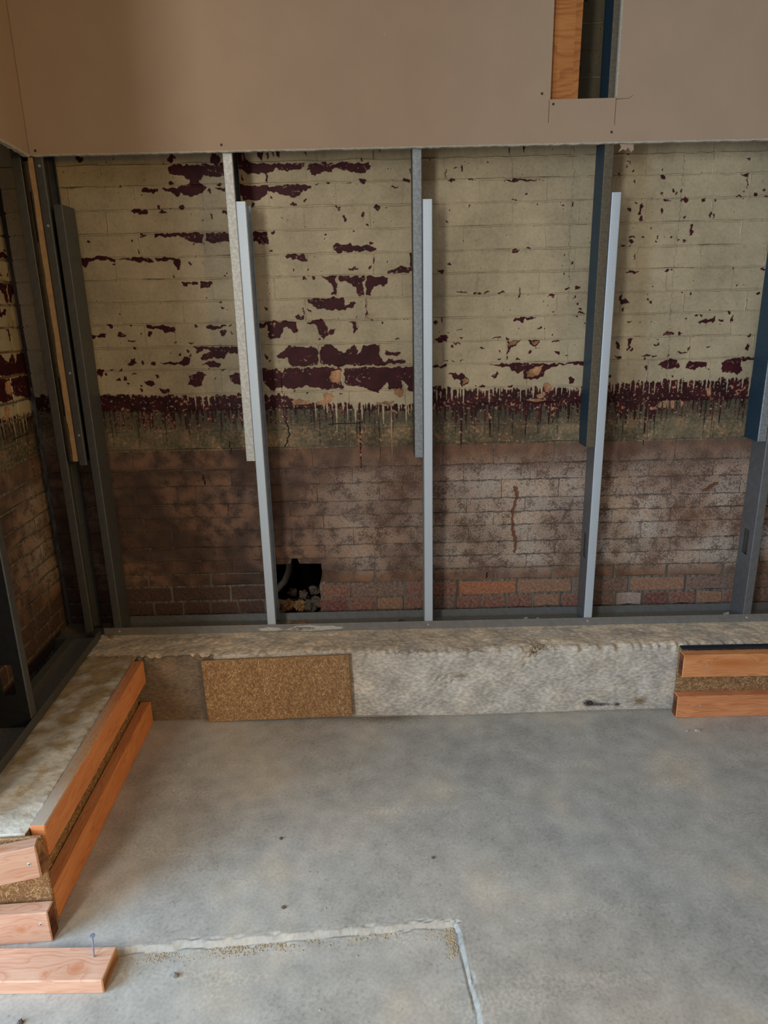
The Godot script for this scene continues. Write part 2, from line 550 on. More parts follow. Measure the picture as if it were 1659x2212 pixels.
	patch("salmon", [-195, 1243, -185, 1260, -167, 1265, -149, 1257, -149, 1224, -165, 1215, -189, 1223])
	patch("salmon", [46, 1189, 68, 1195, 86, 1183, 86, 1161, 68, 1157, 47, 1171])
	patch("salmon", [-218, 1172, -202, 1183, -178, 1167, -185, 1149, -213, 1134, -245, 1137, -239, 1150, -217, 1154])
	patch("salmon", [-339, 1152, -311, 1161, -271, 1151, -276, 1138, -330, 1137])
	patch("salmon", [-392, 1434, -383, 1439, -375, 1432, -384, 1422])
	patch("salmon", [-23, 1141, 49, 1144, 45, 1133, -19, 1130])
	patch("salmon", [12, 1104, 53, 1110, 57, 1085, 26, 1086])
	patch("salmon", [471, 1351, 515, 1352, 496, 1343, 484, 1337, 474, 1333])
	patch("salmon", [556, 1351, 584, 1353, 583, 1345, 573, 1337, 560, 1341])
	patch("salmon", [543, 1239, 566, 1255, 603, 1264, 591, 1234, 567, 1223, 546, 1224])
	patch("salmon", [608, 1194, 622, 1202, 639, 1191, 636, 1171, 620, 1163, 611, 1176])
	patch("salmon", [582, 1155, 607, 1163, 616, 1151, 604, 1140, 587, 1143])
	patch("salmon", [537, 1138, 587, 1141, 621, 1134, 583, 1128])
	patch("salmon", [432, 1115, 445, 1119, 437, 1075, 425, 1071])
	patch("salmon", [384, 1093, 410, 1092, 408, 1067, 395, 1071])
	patch("salmon", [302, 1223, 321, 1219, 323, 1209, 305, 1199])
	patch("salmon", [1036, 1105, 1061, 1123, 1135, 1122, 1141, 1102, 1119, 1087, 1087, 1096, 1048, 1097])
	patch("salmon", [1220, 1166, 1239, 1169, 1242, 1139, 1227, 1137])
	flecks("maroon", [-701, 1978, 15, 8, -550, 1976, 16, 12, -679, 1831, 8, 7, -759, 1833, 6, 5, -1013, 1981, 11, 4, -542, 1900, 6, 5, -1019, 1724, 5, 4, -648, 1709, 6, 3, -672, 1647, 5, 5, -534, 1814, 9, 7, -941, 1646, 5, 3, -731, 1606, 2, 5, -623, 1529, 3, 3, -580, 1800, 3, 9, -609, 1789, 5, 3, -884, 1903, 4, 4, -578, 1881, 4, 9, -552, 1602, 4, 3, -868, 1723, 4, 4, -846, 1691, 3, 8])
	flecks("maroon", [-393, 1985, 13, 12, -371, 1979, 6, 6, -355, 1988, 4, 12, -333, 1988, 6, 14, -245, 1984, 6, 8, -51, 1966, 5, 5, -378, 1916, 6, 16, -464, 1921, 4, 8, -431, 1834, 6, 8, -168, 1899, 6, 4, -95, 1896, 10, 2, -47, 1902, 14, 8, 100, 1902, 16, 6, -249, 1842, 6, 5, -378, 1682, 6, 6, -24, 1702, 6, 6, -267, 1587, 7, 6, -234, 1588, 6, 6, -37, 1760, 7, 4, -182, 1734, 6, 3, 14, 1562, 6, 6, -52, 1794, 6, 8, -370, 1743, 10, 7, 11, 1988, 6, 10, -369, 1854, 4, 4, -86, 1741, 3, 4, -16, 1644, 3, 14, -30, 1620, 4, 5, -251, 1617, 3, 4, -302, 1618, 3, 5, 62, 1881, 14, 2, -207, 1897, 6, 2, 117, 1932, 4, 8])
	flecks("maroon", [-880, 1305, 8, 7, -843, 1301, 10, 5, -994, 1282, 7, 5, -962, 1282, 7, 6, -671, 1431, 8, 5, -693, 1371, 8, 4, -903, 1358, 5, 4, -568, 1492, 7, 5, -709, 1344, 5, 5, -738, 1328, 5, 6, -703, 1327, 4, 4, -616, 1244, 5, 4, -894, 1207, 8, 4, -895, 1221, 5, 5, -833, 1252, 4, 7, -543, 1433, 5, 4, -907, 1441, 4, 4, -753, 1374, 7, 3, -572, 1511, 5, 3, -1019, 1266, 4, 4, -914, 1264, 7, 3, -774, 1336, 3, 4, -869, 1410, 3, 5])
	flecks("maroon", [-411, 1485, 5, 6, -222, 1375, 5, 4, 61, 1371, 8, 3, -408, 1297, 4, 4, -323, 1188, 3, 4, -368, 1189, 3, 4, -153, 1178, 8, 3, -276, 1180, 6, 5, -46, 1496, 2, 19, -48, 1458, 3, 19, -85, 1453, 3, 5, -29, 1436, 3, 3])
	flecks("maroon", [292, 1933, 4, 11, 225, 1601, 12, 6, 250, 1625, 9, 4, 506, 1979, 8, 5, 582, 1998, 7, 7, 260, 1897, 9, 3, 324, 1898, 17, 2, 533, 1673, 9, 3, 716, 1535, 7, 6, 678, 1534, 9, 3, 345, 1526, 6, 6, 361, 1524, 6, 5, 386, 1525, 13, 3, 301, 1529, 17, 3, 442, 1526, 13, 3, 559, 1816, 4, 3, 649, 1808, 5, 3, 251, 1804, 3, 3, 247, 1763, 3, 3, 321, 1813, 3, 3, 519, 1849, 4, 3, 685, 1813, 3, 5, 705, 1505, 3, 5, 690, 1619, 4, 6, 662, 1646, 3, 3, 662, 1586, 3, 3, 457, 1977, 4, 3, 275, 1938, 5, 2, 239, 1922, 2, 13, 477, 1830, 11, 2, 507, 1524, 2, 17, 719, 1478, 5, 4])
	flecks("maroon", [264, 1338, 6, 5, 442, 1318, 4, 3, 508, 1289, 8, 4, 469, 1295, 4, 6, 440, 1292, 5, 3, 646, 1351, 17, 3, 469, 1362, 11, 3, 434, 1368, 17, 2, 732, 1462, 6, 5, 736, 1450, 11, 4, 719, 1477, 5, 3, 747, 1413, 3, 3, 629, 1452, 5, 3, 688, 1295, 7, 3, 633, 1372, 4, 2, 205, 1426, 9, 7, 242, 1288, 7, 2, 271, 1287, 9, 2, 300, 1287, 7, 2, 380, 1193, 11, 6, 485, 1191, 11, 3, 552, 1315, 7, 7, 654, 1308, 9, 5, 216, 1394, 3, 3, 227, 1429, 2, 9, 283, 1349, 13, 2, 373, 1333, 13, 2, 511, 1398, 3, 3, 626, 1505, 5, 3, 721, 1437, 5, 3])
	flecks("maroon", [871, 1942, 5, 3, 884, 1916, 5, 3, 989, 1919, 3, 4, 990, 1892, 9, 5, 893, 1880, 5, 3, 1031, 1853, 5, 5, 1059, 1848, 5, 5, 1041, 1842, 4, 5, 993, 1839, 5, 4, 1006, 1819, 12, 5, 1071, 1818, 15, 7, 1136, 1818, 9, 5, 1183, 1818, 5, 4, 995, 1783, 6, 9, 884, 1792, 5, 10, 926, 1762, 6, 10, 1078, 1762, 5, 5, 1167, 1770, 5, 8, 1178, 1765, 4, 4, 1040, 1701, 5, 5, 894, 1700, 11, 4, 895, 1687, 10, 4, 864, 1676, 7, 4, 983, 1685, 5, 3, 894, 1674, 5, 3, 914, 1629, 3, 3, 911, 1639, 2, 5, 910, 1585, 23, 5, 1034, 1587, 9, 5, 1049, 1590, 8, 2, 986, 1533, 5, 3, 1378, 1586, 12, 5, 1290, 1534, 5, 2, 1282, 1943, 5, 5, 1317, 1832, 7, 7, 1277, 1844, 4, 3, 1348, 1845, 5, 4, 1355, 1826, 8, 3, 1126, 1508, 6, 5, 1369, 1505, 9, 5, 974, 1493, 5, 4, 984, 1482, 5, 4, 971, 1505, 3, 3, 904, 1814, 10, 3, 1284, 1870, 2, 23, 962, 1730, 4, 3, 936, 1701, 8, 3, 989, 1700, 3, 3, 1061, 1689, 6, 3, 1083, 1686, 5, 3, 858, 1931, 3, 3, 834, 1905, 3, 4, 1268, 1589, 2, 5, 865, 1966, 5, 2, 1264, 1826, 12, 2, 1093, 1513, 5, 3])
	flecks("maroon", [911, 1413, 14, 4, 1101, 1369, 8, 4, 852, 1220, 7, 6, 987, 1251, 4, 10, 978, 1279, 6, 6, 1015, 1287, 7, 4, 1358, 1356, 7, 6, 1140, 1314, 5, 6, 1221, 1238, 4, 5, 1212, 1317, 5, 4, 1117, 1425, 6, 4, 1274, 1439, 6, 6, 1286, 1416, 4, 14, 983, 1483, 6, 4, 885, 1456, 5, 6, 889, 1487, 6, 8, 872, 1491, 5, 6, 1093, 1215, 5, 3, 1069, 1290, 8, 2, 1153, 1429, 5, 6, 952, 1411, 3, 2, 1023, 1350, 8, 2, 929, 1313, 5, 4, 1333, 1476, 2, 3, 993, 1413, 4, 2])


func paint_wall() -> Array:
	mask = Image.create(TW, TH, false, Image.FORMAT_L8)
	mask.fill(Color.BLACK)
	peeling()
	for line in [[0.673, 1.982, 0.682, 1.478], [1.054, 1.963, 1.063, 1.192]]:
		for k in 300:
			var f := k / 299.0
			mask.fill_rect(Rect2i(int(tx(lerpf(line[0], line[2], f)) + sin(f * 9.0) * 2.0), int(ty(lerpf(line[1], line[3], f))), 1, 3), Color8(40, 40, 40))
	# open cracks, and a rusty run on the bare brick
	for q in [[250, -0.366, 1.095, -0.352, 1.03, 3], [250, -0.352, 1.03, -0.372, 0.975, 3], [250, -0.585, 1.005, -0.58, 0.955, 2], [250, -0.20, 1.062, -0.075, 1.064, 5], [250, 0.412, 0.445, 0.412, 0.420, 3], [250, -0.70, 0.875, -0.69, 0.835, 3], [250, -0.465, 0.87, -0.465, 0.83, 2],
			[230, 0.515, 0.80, 0.525, 0.765, 9], [230, 0.525, 0.765, 0.508, 0.70, 7], [230, 0.508, 0.70, 0.512, 0.62, 6], [230, 0.512, 0.62, 0.525, 0.58, 8], [230, 0.525, 0.58, 0.522, 0.53, 6], [230, 1.30, 0.80, 1.26, 0.77, 12], [230, 0.08, 0.855, 0.075, 0.80, 3]]:
		for k in 120:
			var f := k / 119.0
			var half: float = q[5] * rng.randf_range(0.3, 0.6)
			mask.fill_rect(Rect2i(int(tx(lerpf(q[1], q[3], f)) - half + sin(f * 12.0) * 1.5), int(ty(lerpf(q[2], q[4], f))), maxi(1, int(half * 2)), maxi(1, int(q[5] * 0.4))), Color8(q[0], q[0], q[0]))
	var mk := mask.get_data()
	var n1 := noise(TW, TH, 0.09, 11, 4)
	var n2 := noise(TW, TH, 0.02, 23, 4)
	var n3 := noise(TW, TH, 0.004, 37, 3)
	var nw := noise(TW, TH, 0.055, 51, 2)
	var n5 := noise(TW, TH, 0.30, 43, 2)
	var nh := noise(TW, TH, 0.03, 41, 3, FastNoiseLite.TYPE_SIMPLEX_SMOOTH, 4.0)
	# the lower edge of the cream paint, the lower edge of the maroon, and the runs of each
	var cream_edge := [Vector2(-1.36, 1.188), Vector2(-1.029, 1.186), Vector2(-0.857, 1.18), Vector2(-0.667, 1.173), Vector2(-0.5, 1.178), Vector2(-0.388, 1.172), Vector2(-0.32, 1.151), Vector2(-0.252, 1.138), Vector2(-0.112, 1.133), Vector2(0.097, 1.128), Vector2(0.16, 1.13), Vector2(0.198, 1.18), Vector2(0.479, 1.177), Vector2(0.761, 1.173), Vector2(0.852, 1.191), Vector2(1.172, 1.194), Vector2(1.7, 1.2)]
	var dark_edge := [Vector2(-1.36, 1.13), Vector2(-0.672, 1.121), Vector2(-0.392, 1.123), Vector2(-0.113, 1.112), Vector2(0.097, 1.10), Vector2(0.198, 1.122), Vector2(0.481, 1.118), Vector2(0.764, 1.12), Vector2(1.179, 1.12), Vector2(1.7, 1.12)]
	var yb := PackedInt32Array()
	var ym := PackedInt32Array()
	var run_c := PackedInt32Array()
	var run_m := PackedInt32Array()
	var run_g := PackedInt32Array()
	yb.resize(TW)
	ym.resize(TW)
	run_c.resize(TW)
	run_m.resize(TW)
	run_g.resize(TW)
	for i in TW:
		var x := WX0 + (WX1 - WX0) * i / TW
		yb[i] = int(ty(along(cream_edge, x)) + (n1[400 * TW + i] - 128) * 0.05 + (n2[500 * TW + i] - 128) * 0.05)
		ym[i] = int(ty(along(dark_edge, x)) + (n1[700 * TW + i] - 128) * 0.06)
	var runs := func(to: PackedInt32Array, x0: float, x1: float, gap: float, lo: float, hi: float, wide: float) -> void:
		var x := x0
		while x < x1:
			var c := tx(x)
			var len: float = rng.randf_range(lo, hi) * TH / (WY1 - WY0)
			if rng.randf() < 0.3:
				len *= 0.4
			var w := rng.randf_range(0.6, 1.3) * wide * TW / (WX1 - WX0)
			for i in range(maxi(0, int(c - w)), mini(TW - 1, int(c + w)) + 1):
				var f := absf(i - c) / maxf(w, 0.5)
				to[i] = maxi(to[i], int(len * (1.0 - 0.6 * f * f)))
			x += gap * rng.randf_range(0.5, 1.5)
	runs.call(run_c, -0.75, -0.62, 0.022, 0.02, 0.05, 0.003)
	runs.call(run_c, -0.25, 0.13, 0.017, 0.01, 0.075, 0.0034)
	runs.call(run_c, 0.19, 0.75, 0.0155, 0.012, 0.06, 0.0032)
	runs.call(run_c, 0.84, 1.05, 0.0165, 0.012, 0.05, 0.0032)
	runs.call(run_c, 1.05, 1.40, 0.022, 0.015, 0.085, 0.0032)
	for r in [[-0.172, 0.13], [0.036, 0.215], [-0.1, 0.07], [0.10, 0.09]]:
		runs.call(run_c, r[0], r[0] + 0.004, 0.01, r[1], r[1] + 0.002, 0.0035)
	runs.call(run_m, -0.92, -0.5, 0.015, 0.01, 0.085, 0.0045)
	runs.call(run_m, -0.42, 0.14, 0.045, 0.0, 0.07, 0.003)
	runs.call(run_m, 0.18, 0.77, 0.014, 0.02, 0.082, 0.0055)
	runs.call(run_m, 0.83, 1.1, 0.013, 0.03, 0.082, 0.0065)
	runs.call(run_m, 1.1, 1.45, 0.03, 0.02, 0.09, 0.004)
	for r in [[-0.085, 0.24], [0.155, 0.13], [0.32, 0.135], [0.41, 0.12], [0.545, 0.115], [0.30, 0.16], [1.0, 0.16], [-0.70, 0.19]]:
		runs.call(run_m, r[0], r[0] + 0.004, 0.01, r[1], r[1] + 0.01, 0.0035)
	runs.call(run_g, -1.1, 1.5, 0.026, 0.05, 0.15, 0.003)
	# mortar joints: how far each row is from the nearest bed joint
	var joint := PackedInt32Array()
	joint.resize(TH)
	for j in TH:
		var y := WY1 - (WY1 - WY0) * j / TH
		var best := 99.0
		for b in bed:
			if absf(y - b) < absf(best):
				best = y - b
		joint[j] = int(best * TH / (WY1 - WY0) * 8.0)
	var out := PackedByteArray()
	out.resize(TW * TH * 3)
	var hgt := PackedByteArray()
	hgt.resize(TW * TH)
	var white := PackedFloat32Array()   # how much salt has bloomed on the bare brick, by column
	white.resize(TW)
	for i in TW:
		var x := WX0 + (WX1 - WX0) * i / TW
		white[i] = smoothstep(-0.42, -0.05, x) * (0.78 + 0.22 * smoothstep(0.15, 0.5, x)) + 0.13
	for j in TH:
		var y := WY1 - (WY1 - WY0) * j / TH
		var bloom := smoothstep(0.40, 0.50, y) * (1.0 - smoothstep(0.86, 0.97, y))
		var old := smoothstep(0.95, 0.99, y)
		var row := j * TW
		var jd := joint[j]
		for i in TW:
			var k := row + i
			var a: int = n1[k]
			var b: int = n2[k]
			var c: int = n3[k]
			var r: float
			var g: float
			var bl: float
			var h := 128
			var jj := absi(jd + ((n2[300 * TW + i] - 128) >> 2)) >> 3
			if j < yb[i] + run_c[i]:
				var wx := clampi(i + ((nw[k] - 128) >> 5), 0, TW - 1)
				var wy := clampi(j + ((nw[(k + 7919) % (TW * TH)] - 128) >> 5), 0, TH - 1)
				var t: int = mk[wy * TW + wx]
				if t == 0 and a > 208 and b > 150 and j < yb[i]:
					t = 100
				if t == 0 and a < 30 and b < 110:
					t = 40
				if t > 224:
					t = 0
				if t < 60:
					var s := 1.0 + (c - 128) * 0.0007 + (b - 128) * 0.0004 + (a - 128) * 0.0004
					if t == 40:
						s *= 0.72
					var d := maxf(0.0, (nh[k] - 165) * 0.0014)
					r = 186.0 * s * (1.0 - 0.35 * d)
					g = 172.0 * s * (1.0 - 0.38 * d)
					bl = 145.0 * s * (1.0 - 0.5 * d)
					h = 178 + ((b - 128) >> 4) + ((a - 128) >> 5)
					if jj < 3:
						h += [58, 44, 22][jj] + ((a - 128) >> 3)
					if j >= yb[i]:
						h = 190
				elif t < 150:
					var s := 1.0 + (b - 128) * 0.002
					r = 66.0 * s
					g = 24.0 * s
					bl = 31.0 * s
					if a > 176 and nh[k] > 138:
						r = 150.0
						g = 120.0
						bl = 104.0
					h = 120 + ((a - 128) >> 5)
				else:
					var s := 1.0 + (b - 128) * 0.003 + (a - 128) * 0.001
					r = 172.0 * s
					g = 129.0 * s
					bl = 96.0 * s
					h = 100 + ((a - 128) >> 4)
			elif j < ym[i] + run_m[i]:
				var t: int = mk[k]
				var s := 1.0 + (b - 128) * 0.003
				r = 64.0 * s
				g = 26.0 * s
				bl = 31.0 * s
				h = 128
				if (t > 150 and t < 225) or (b > 172 and a > 140) or (j > ym[i] - 6 and b > 146 and a > 134):
					r = 166.0 + (a - 128) * 0.3
					g = 126.0 + (a - 128) * 0.25
					bl = 98.0 + (a - 128) * 0.2
					h = 108
				elif a > 182:
					r = 160.0
					g = 152.0
					bl = 132.0
			elif old > 0.5 or (j < ym[i] + run_g[i] and old > 0.0):
				# the oldest grey green coat, worn, with dark runs
				var s := 1.0 + (b - 128) * 0.0014 + (a - 128) * 0.0012 + (n5[k] - 128) * 0.0012
				var hi := smoothstep(1.04, 1.08, y)
				s *= 1.0 - 0.22 * hi
				r = 133.0 * s
				g = 122.0 * s
				bl = 100.0 * s
				h = 118 + ((a - 128) >> 4)
				var warm := clampf((b - 135 + (a - 128) * 0.7 + (n5[k] - 128) * 0.4) / 110.0, 0.0, 0.6)
				r = lerpf(r, 150.0 * s, warm)
				g = lerpf(g, 114.0 * s, warm)
				bl = lerpf(bl, 88.0 * s, warm)
				var murk := clampf((140 - c) / 420.0 + (128 - a) * 0.0008, 0.0, 0.22)
				r *= 1.0 - murk
				g *= 1.0 - murk
				bl *= 1.0 - murk
				if j < ym[i] + run_g[i] and a < 170:
					r *= 0.62
					g *= 0.62
					bl *= 0.65
				if hi > 0.3 and b > 128 and a > 150:
					r = 80.0
					g = 36.0
					bl = 38.0
				if t_white(a, b):
					r = 186.0
					g = 172.0
					bl = 150.0
			else:
				var f: int = n5[k]
				var s := clampf(1.0 + (b - 128) * 0.0010 - (a - 128) * 0.0004 + (f - 128) * 0.0014, 0.6, 1.4)
				r = 124.0 * s
				g = 99.0 * s
				bl = 86.0 * s
				h = 112 + ((a - 128) >> 3) + ((f - 128) >> 4)
				var e: float = bloom * white[i] * clampf(0.60 + (c - 128) * 0.0055 + (b - 128) * 0.0056 + (a - 128) * 0.0045 + (f - 128) * 0.0075, 0.0, 0.95)
				r = lerpf(r, 196.0, e)
				g = lerpf(g, 187.0, e)
				bl = lerpf(bl, 179.0, e)
				h += int(e * 20)
				# rusty islands where the skin has come off the brick
				var isle := clampf((b - 150 + (a - 128) * 0.9 + (f - 128) * 0.4) / 50.0, 0.0, 1.0) * 0.5
				r = lerpf(r, 156.0, isle)
				g = lerpf(g, 112.0, isle)
				bl = lerpf(bl, 84.0, isle)
				var dark := 1.12 - white[i]
				var soot := clampf((150 - b + (128 - a) * 0.4 + (128 - f) * 0.2) / 170.0, 0.0, 1.0) * dark * 0.75
				soot = maxf(soot, clampf((140 - c) / 90.0, 0.0, 0.55) * dark)
				var band := (y - 0.885) / 0.02
				soot = maxf(soot, exp(-band * band) * clampf((b - 90) / 60.0, 0.0, 1.0) * (0.75 - 0.45 * white[i]))
				r *= 1.0 - 0.5 * soot
				g *= 1.0 - 0.47 * soot
				bl *= 1.0 - 0.42 * soot
				if jj < 2 and b < 150:
					r = lerpf(r, 76.0, 0.4)
					g = lerpf(g, 66.0, 0.4)
					bl = lerpf(bl, 59.0, 0.4)
			if y < 0.415 and old <= 0.5:
				var gm := 1.0 + (a - 128) * 0.003
				r = 128.0 * gm
				g = 120.0 * gm
				bl = 112.0 * gm
			var t0: int = mk[k]
			if t0 >= 225:
				r = 30.0 if t0 > 240 else lerpf(r, 116.0, 0.8)
				g = 25.0 if t0 > 240 else lerpf(g, 72.0, 0.8)
				bl = 22.0 if t0 > 240 else lerpf(bl, 52.0, 0.8)
				h -= 50
			out[k * 3] = clampi(int(r), 4, 250)
			out[k * 3 + 1] = clampi(int(g), 4, 250)
			out[k * 3 + 2] = clampi(int(bl), 4, 250)
			hgt[k] = clampi(h, 0, 255)
	return [tex(TW, TH, out), tex(TW, TH, hgt, Image.FORMAT_L8)]


func t_white(a: int, b: int) -> bool:
	return a > 192 and b > 120


# one brick: an outline with a few nicks, a rounded arris and its own small lean
func brick_mesh(x0: float, x1: float, y0: float, y1: float, rough: float, cuts := {}) -> ArrayMesh:
	var w := x1 - x0
	var h := y1 - y0
	var c := 0.0016 + rough * 1.2
	var o := PackedVector2Array()
	var cl: float = cuts.get("bl", c)
	var cr: float = cuts.get("br", c)
	o.append(Vector2(x0 + cl, y0))
	o.append(Vector2(x0 + w * 0.5, y0))
	o.append(Vector2(x1 - cr, y0))
	o.append(Vector2(x1, y0 + cr * 1.1))
	o.append(Vector2(x1, y1 - c))
	o.append(Vector2(x1 - c, y1))
	o.append(Vector2(x0 + w * 0.45, y1))
	o.append(Vector2(x0 + c, y1))
	o.append(Vector2(x0, y1 - c))
	o.append(Vector2(x0, y0 + cl * 1.1))
	var m := Vector2(x0 + x1, y0 + y1) / 2
	var n := o.size()
	for k in n:
		o[k] += Vector2(rng.randf_range(-rough, rough), rng.randf_range(-rough, rough))
	var zf := BRICK_Z + rng.randf_range(-0.0004, 0.0012)
	var lean := Vector2(rng.randf_range(-0.006, 0.006), rng.randf_range(-0.016, 0.016))
	var bev := 0.0012 + rough
	var v := PackedVector3Array()
	var nn := PackedVector3Array()
	var uv := PackedVector2Array()
	var idx := PackedInt32Array()
	var fn := Vector3(-lean.x, -lean.y, 1).normalized()
	for ring in 3:
		for k in n:
			var d := (o[k] - m)
			var e := Vector2(signf(d.x) * (0.3 if absf(d.x) < w * 0.3 else 1.0), signf(d.y)).normalized()
			if absf(d.x) < w * 0.3:
				e = Vector2(0, signf(d.y))
			var p := o[k] - e * bev if ring == 0 else o[k]
			var z := zf + lean.dot(p - m)
			if ring == 1:
				z -= bev * 0.45
			elif ring == 2:
				z = BRICK_Z - 0.02
			var q := Vector3(p.x, p.y, z)
			v.append(q)
			nn.append(fn if ring == 0 else (Vector3(e.x, e.y, 1.3) if ring == 1 else Vector3(e.x, e.y, 0)).normalized())
			uv.append(wall_uv(q, fn))
	for k in range(1, n - 1):
		idx.append_array([0, k + 1, k])
	for ring in 2:
		for k in n:
			var a := ring * n + k
			var b := ring * n + (k + 1) % n
			idx.append_array([a, b, a + n, b, b + n, a + n])
	var arr := []
	arr.resize(Mesh.ARRAY_MAX)
	arr[Mesh.ARRAY_VERTEX] = v
	arr[Mesh.ARRAY_NORMAL] = nn
	arr[Mesh.ARRAY_TEX_UV] = uv
	arr[Mesh.ARRAY_INDEX] = idx
	var me := ArrayMesh.new()
	me.add_surface_from_arrays(Mesh.PRIMITIVE_TRIANGLES, arr)
	return me


func lay_brick(wall: Node3D, x0: float, x1: float, y0: float, y1: float, m: Material, rough: float, cuts := {}) -> void:
	var o := MeshInstance3D.new()
	o.name = "brick"
	o.mesh = brick_mesh(x0, x1, y0, y1, rough, cuts)
	o.mesh.surface_set_material(0, m)
	wall.add_child(o, true)


func joints_of(row: int, x0: float, x1: float) -> Array:
	var given := [
		[], [-1157, -943, -713, -479, -244, -13, 234, 467, 696, 925, 1162, 1401], [-1067, -836, -605, -376, -144, 89, 355, 588, 830, 1064, 1293], [-1172, -945, -712, -486, -258, -28, 218, 473, 705, 938, 1170, 1405],
		[-1071, -840, -613, -387, -161, 68, 300, 590, 825, 1048, 1281], [-1164, -936, -704, -482, -253, -19, 218, 463, 698, 921, 1148, 1377], [-1060, -832, -598, -377, -151, 82, 352, 573, 802, 1033, 1269],
		[-1155, -934, -710, -489, -270, -45, 185, 412, 639, 875, 1102, 1330], [-1076, -855, -749, -526, -306, -83, 142, 366, 601, 830, 1056, 1288], [-1152, -931, -696, -464, -229, -2, 231, 464, 690, 918, 1141, 1375],
		[-1055, -822, -595, -371, -142, 86, 314, 542, 765, 991, 1223, 1449],
	]
	var js := []
	if row < given.size() and given[row].size():
		for v in given[row]:
			js.append(v / 1000.0)
	elif row == 23:
		for v in [-1098, -868, -631, -401, -262, -141, 79, 296, 535, 761, 994, 1222, 1445]:
			js.append(v / 1000.0)
	elif row == 24:
		var x := -1.18
		while x < 0.2:
			js.append(x)
			x += 0.113 + rng.randf_range(-0.006, 0.006)
		for v in [285, 386, 497, 602, 716, 828, 939, 1051, 1161, 1275, 1383, 1490]:
			js.append(v / 1000.0)
	else:
		var x := -1.19 + (0.118 if row % 2 else 0.0)
		while x < 1.6:
			js.append(x + rng.randf_range(-0.02, 0.02))
			x += 0.2335
	var out := [x0]
	for v in js:
		if v > x0 + 0.04 and v < x1 - 0.04:
			out.append(v)
	out.append(x1)
	return out


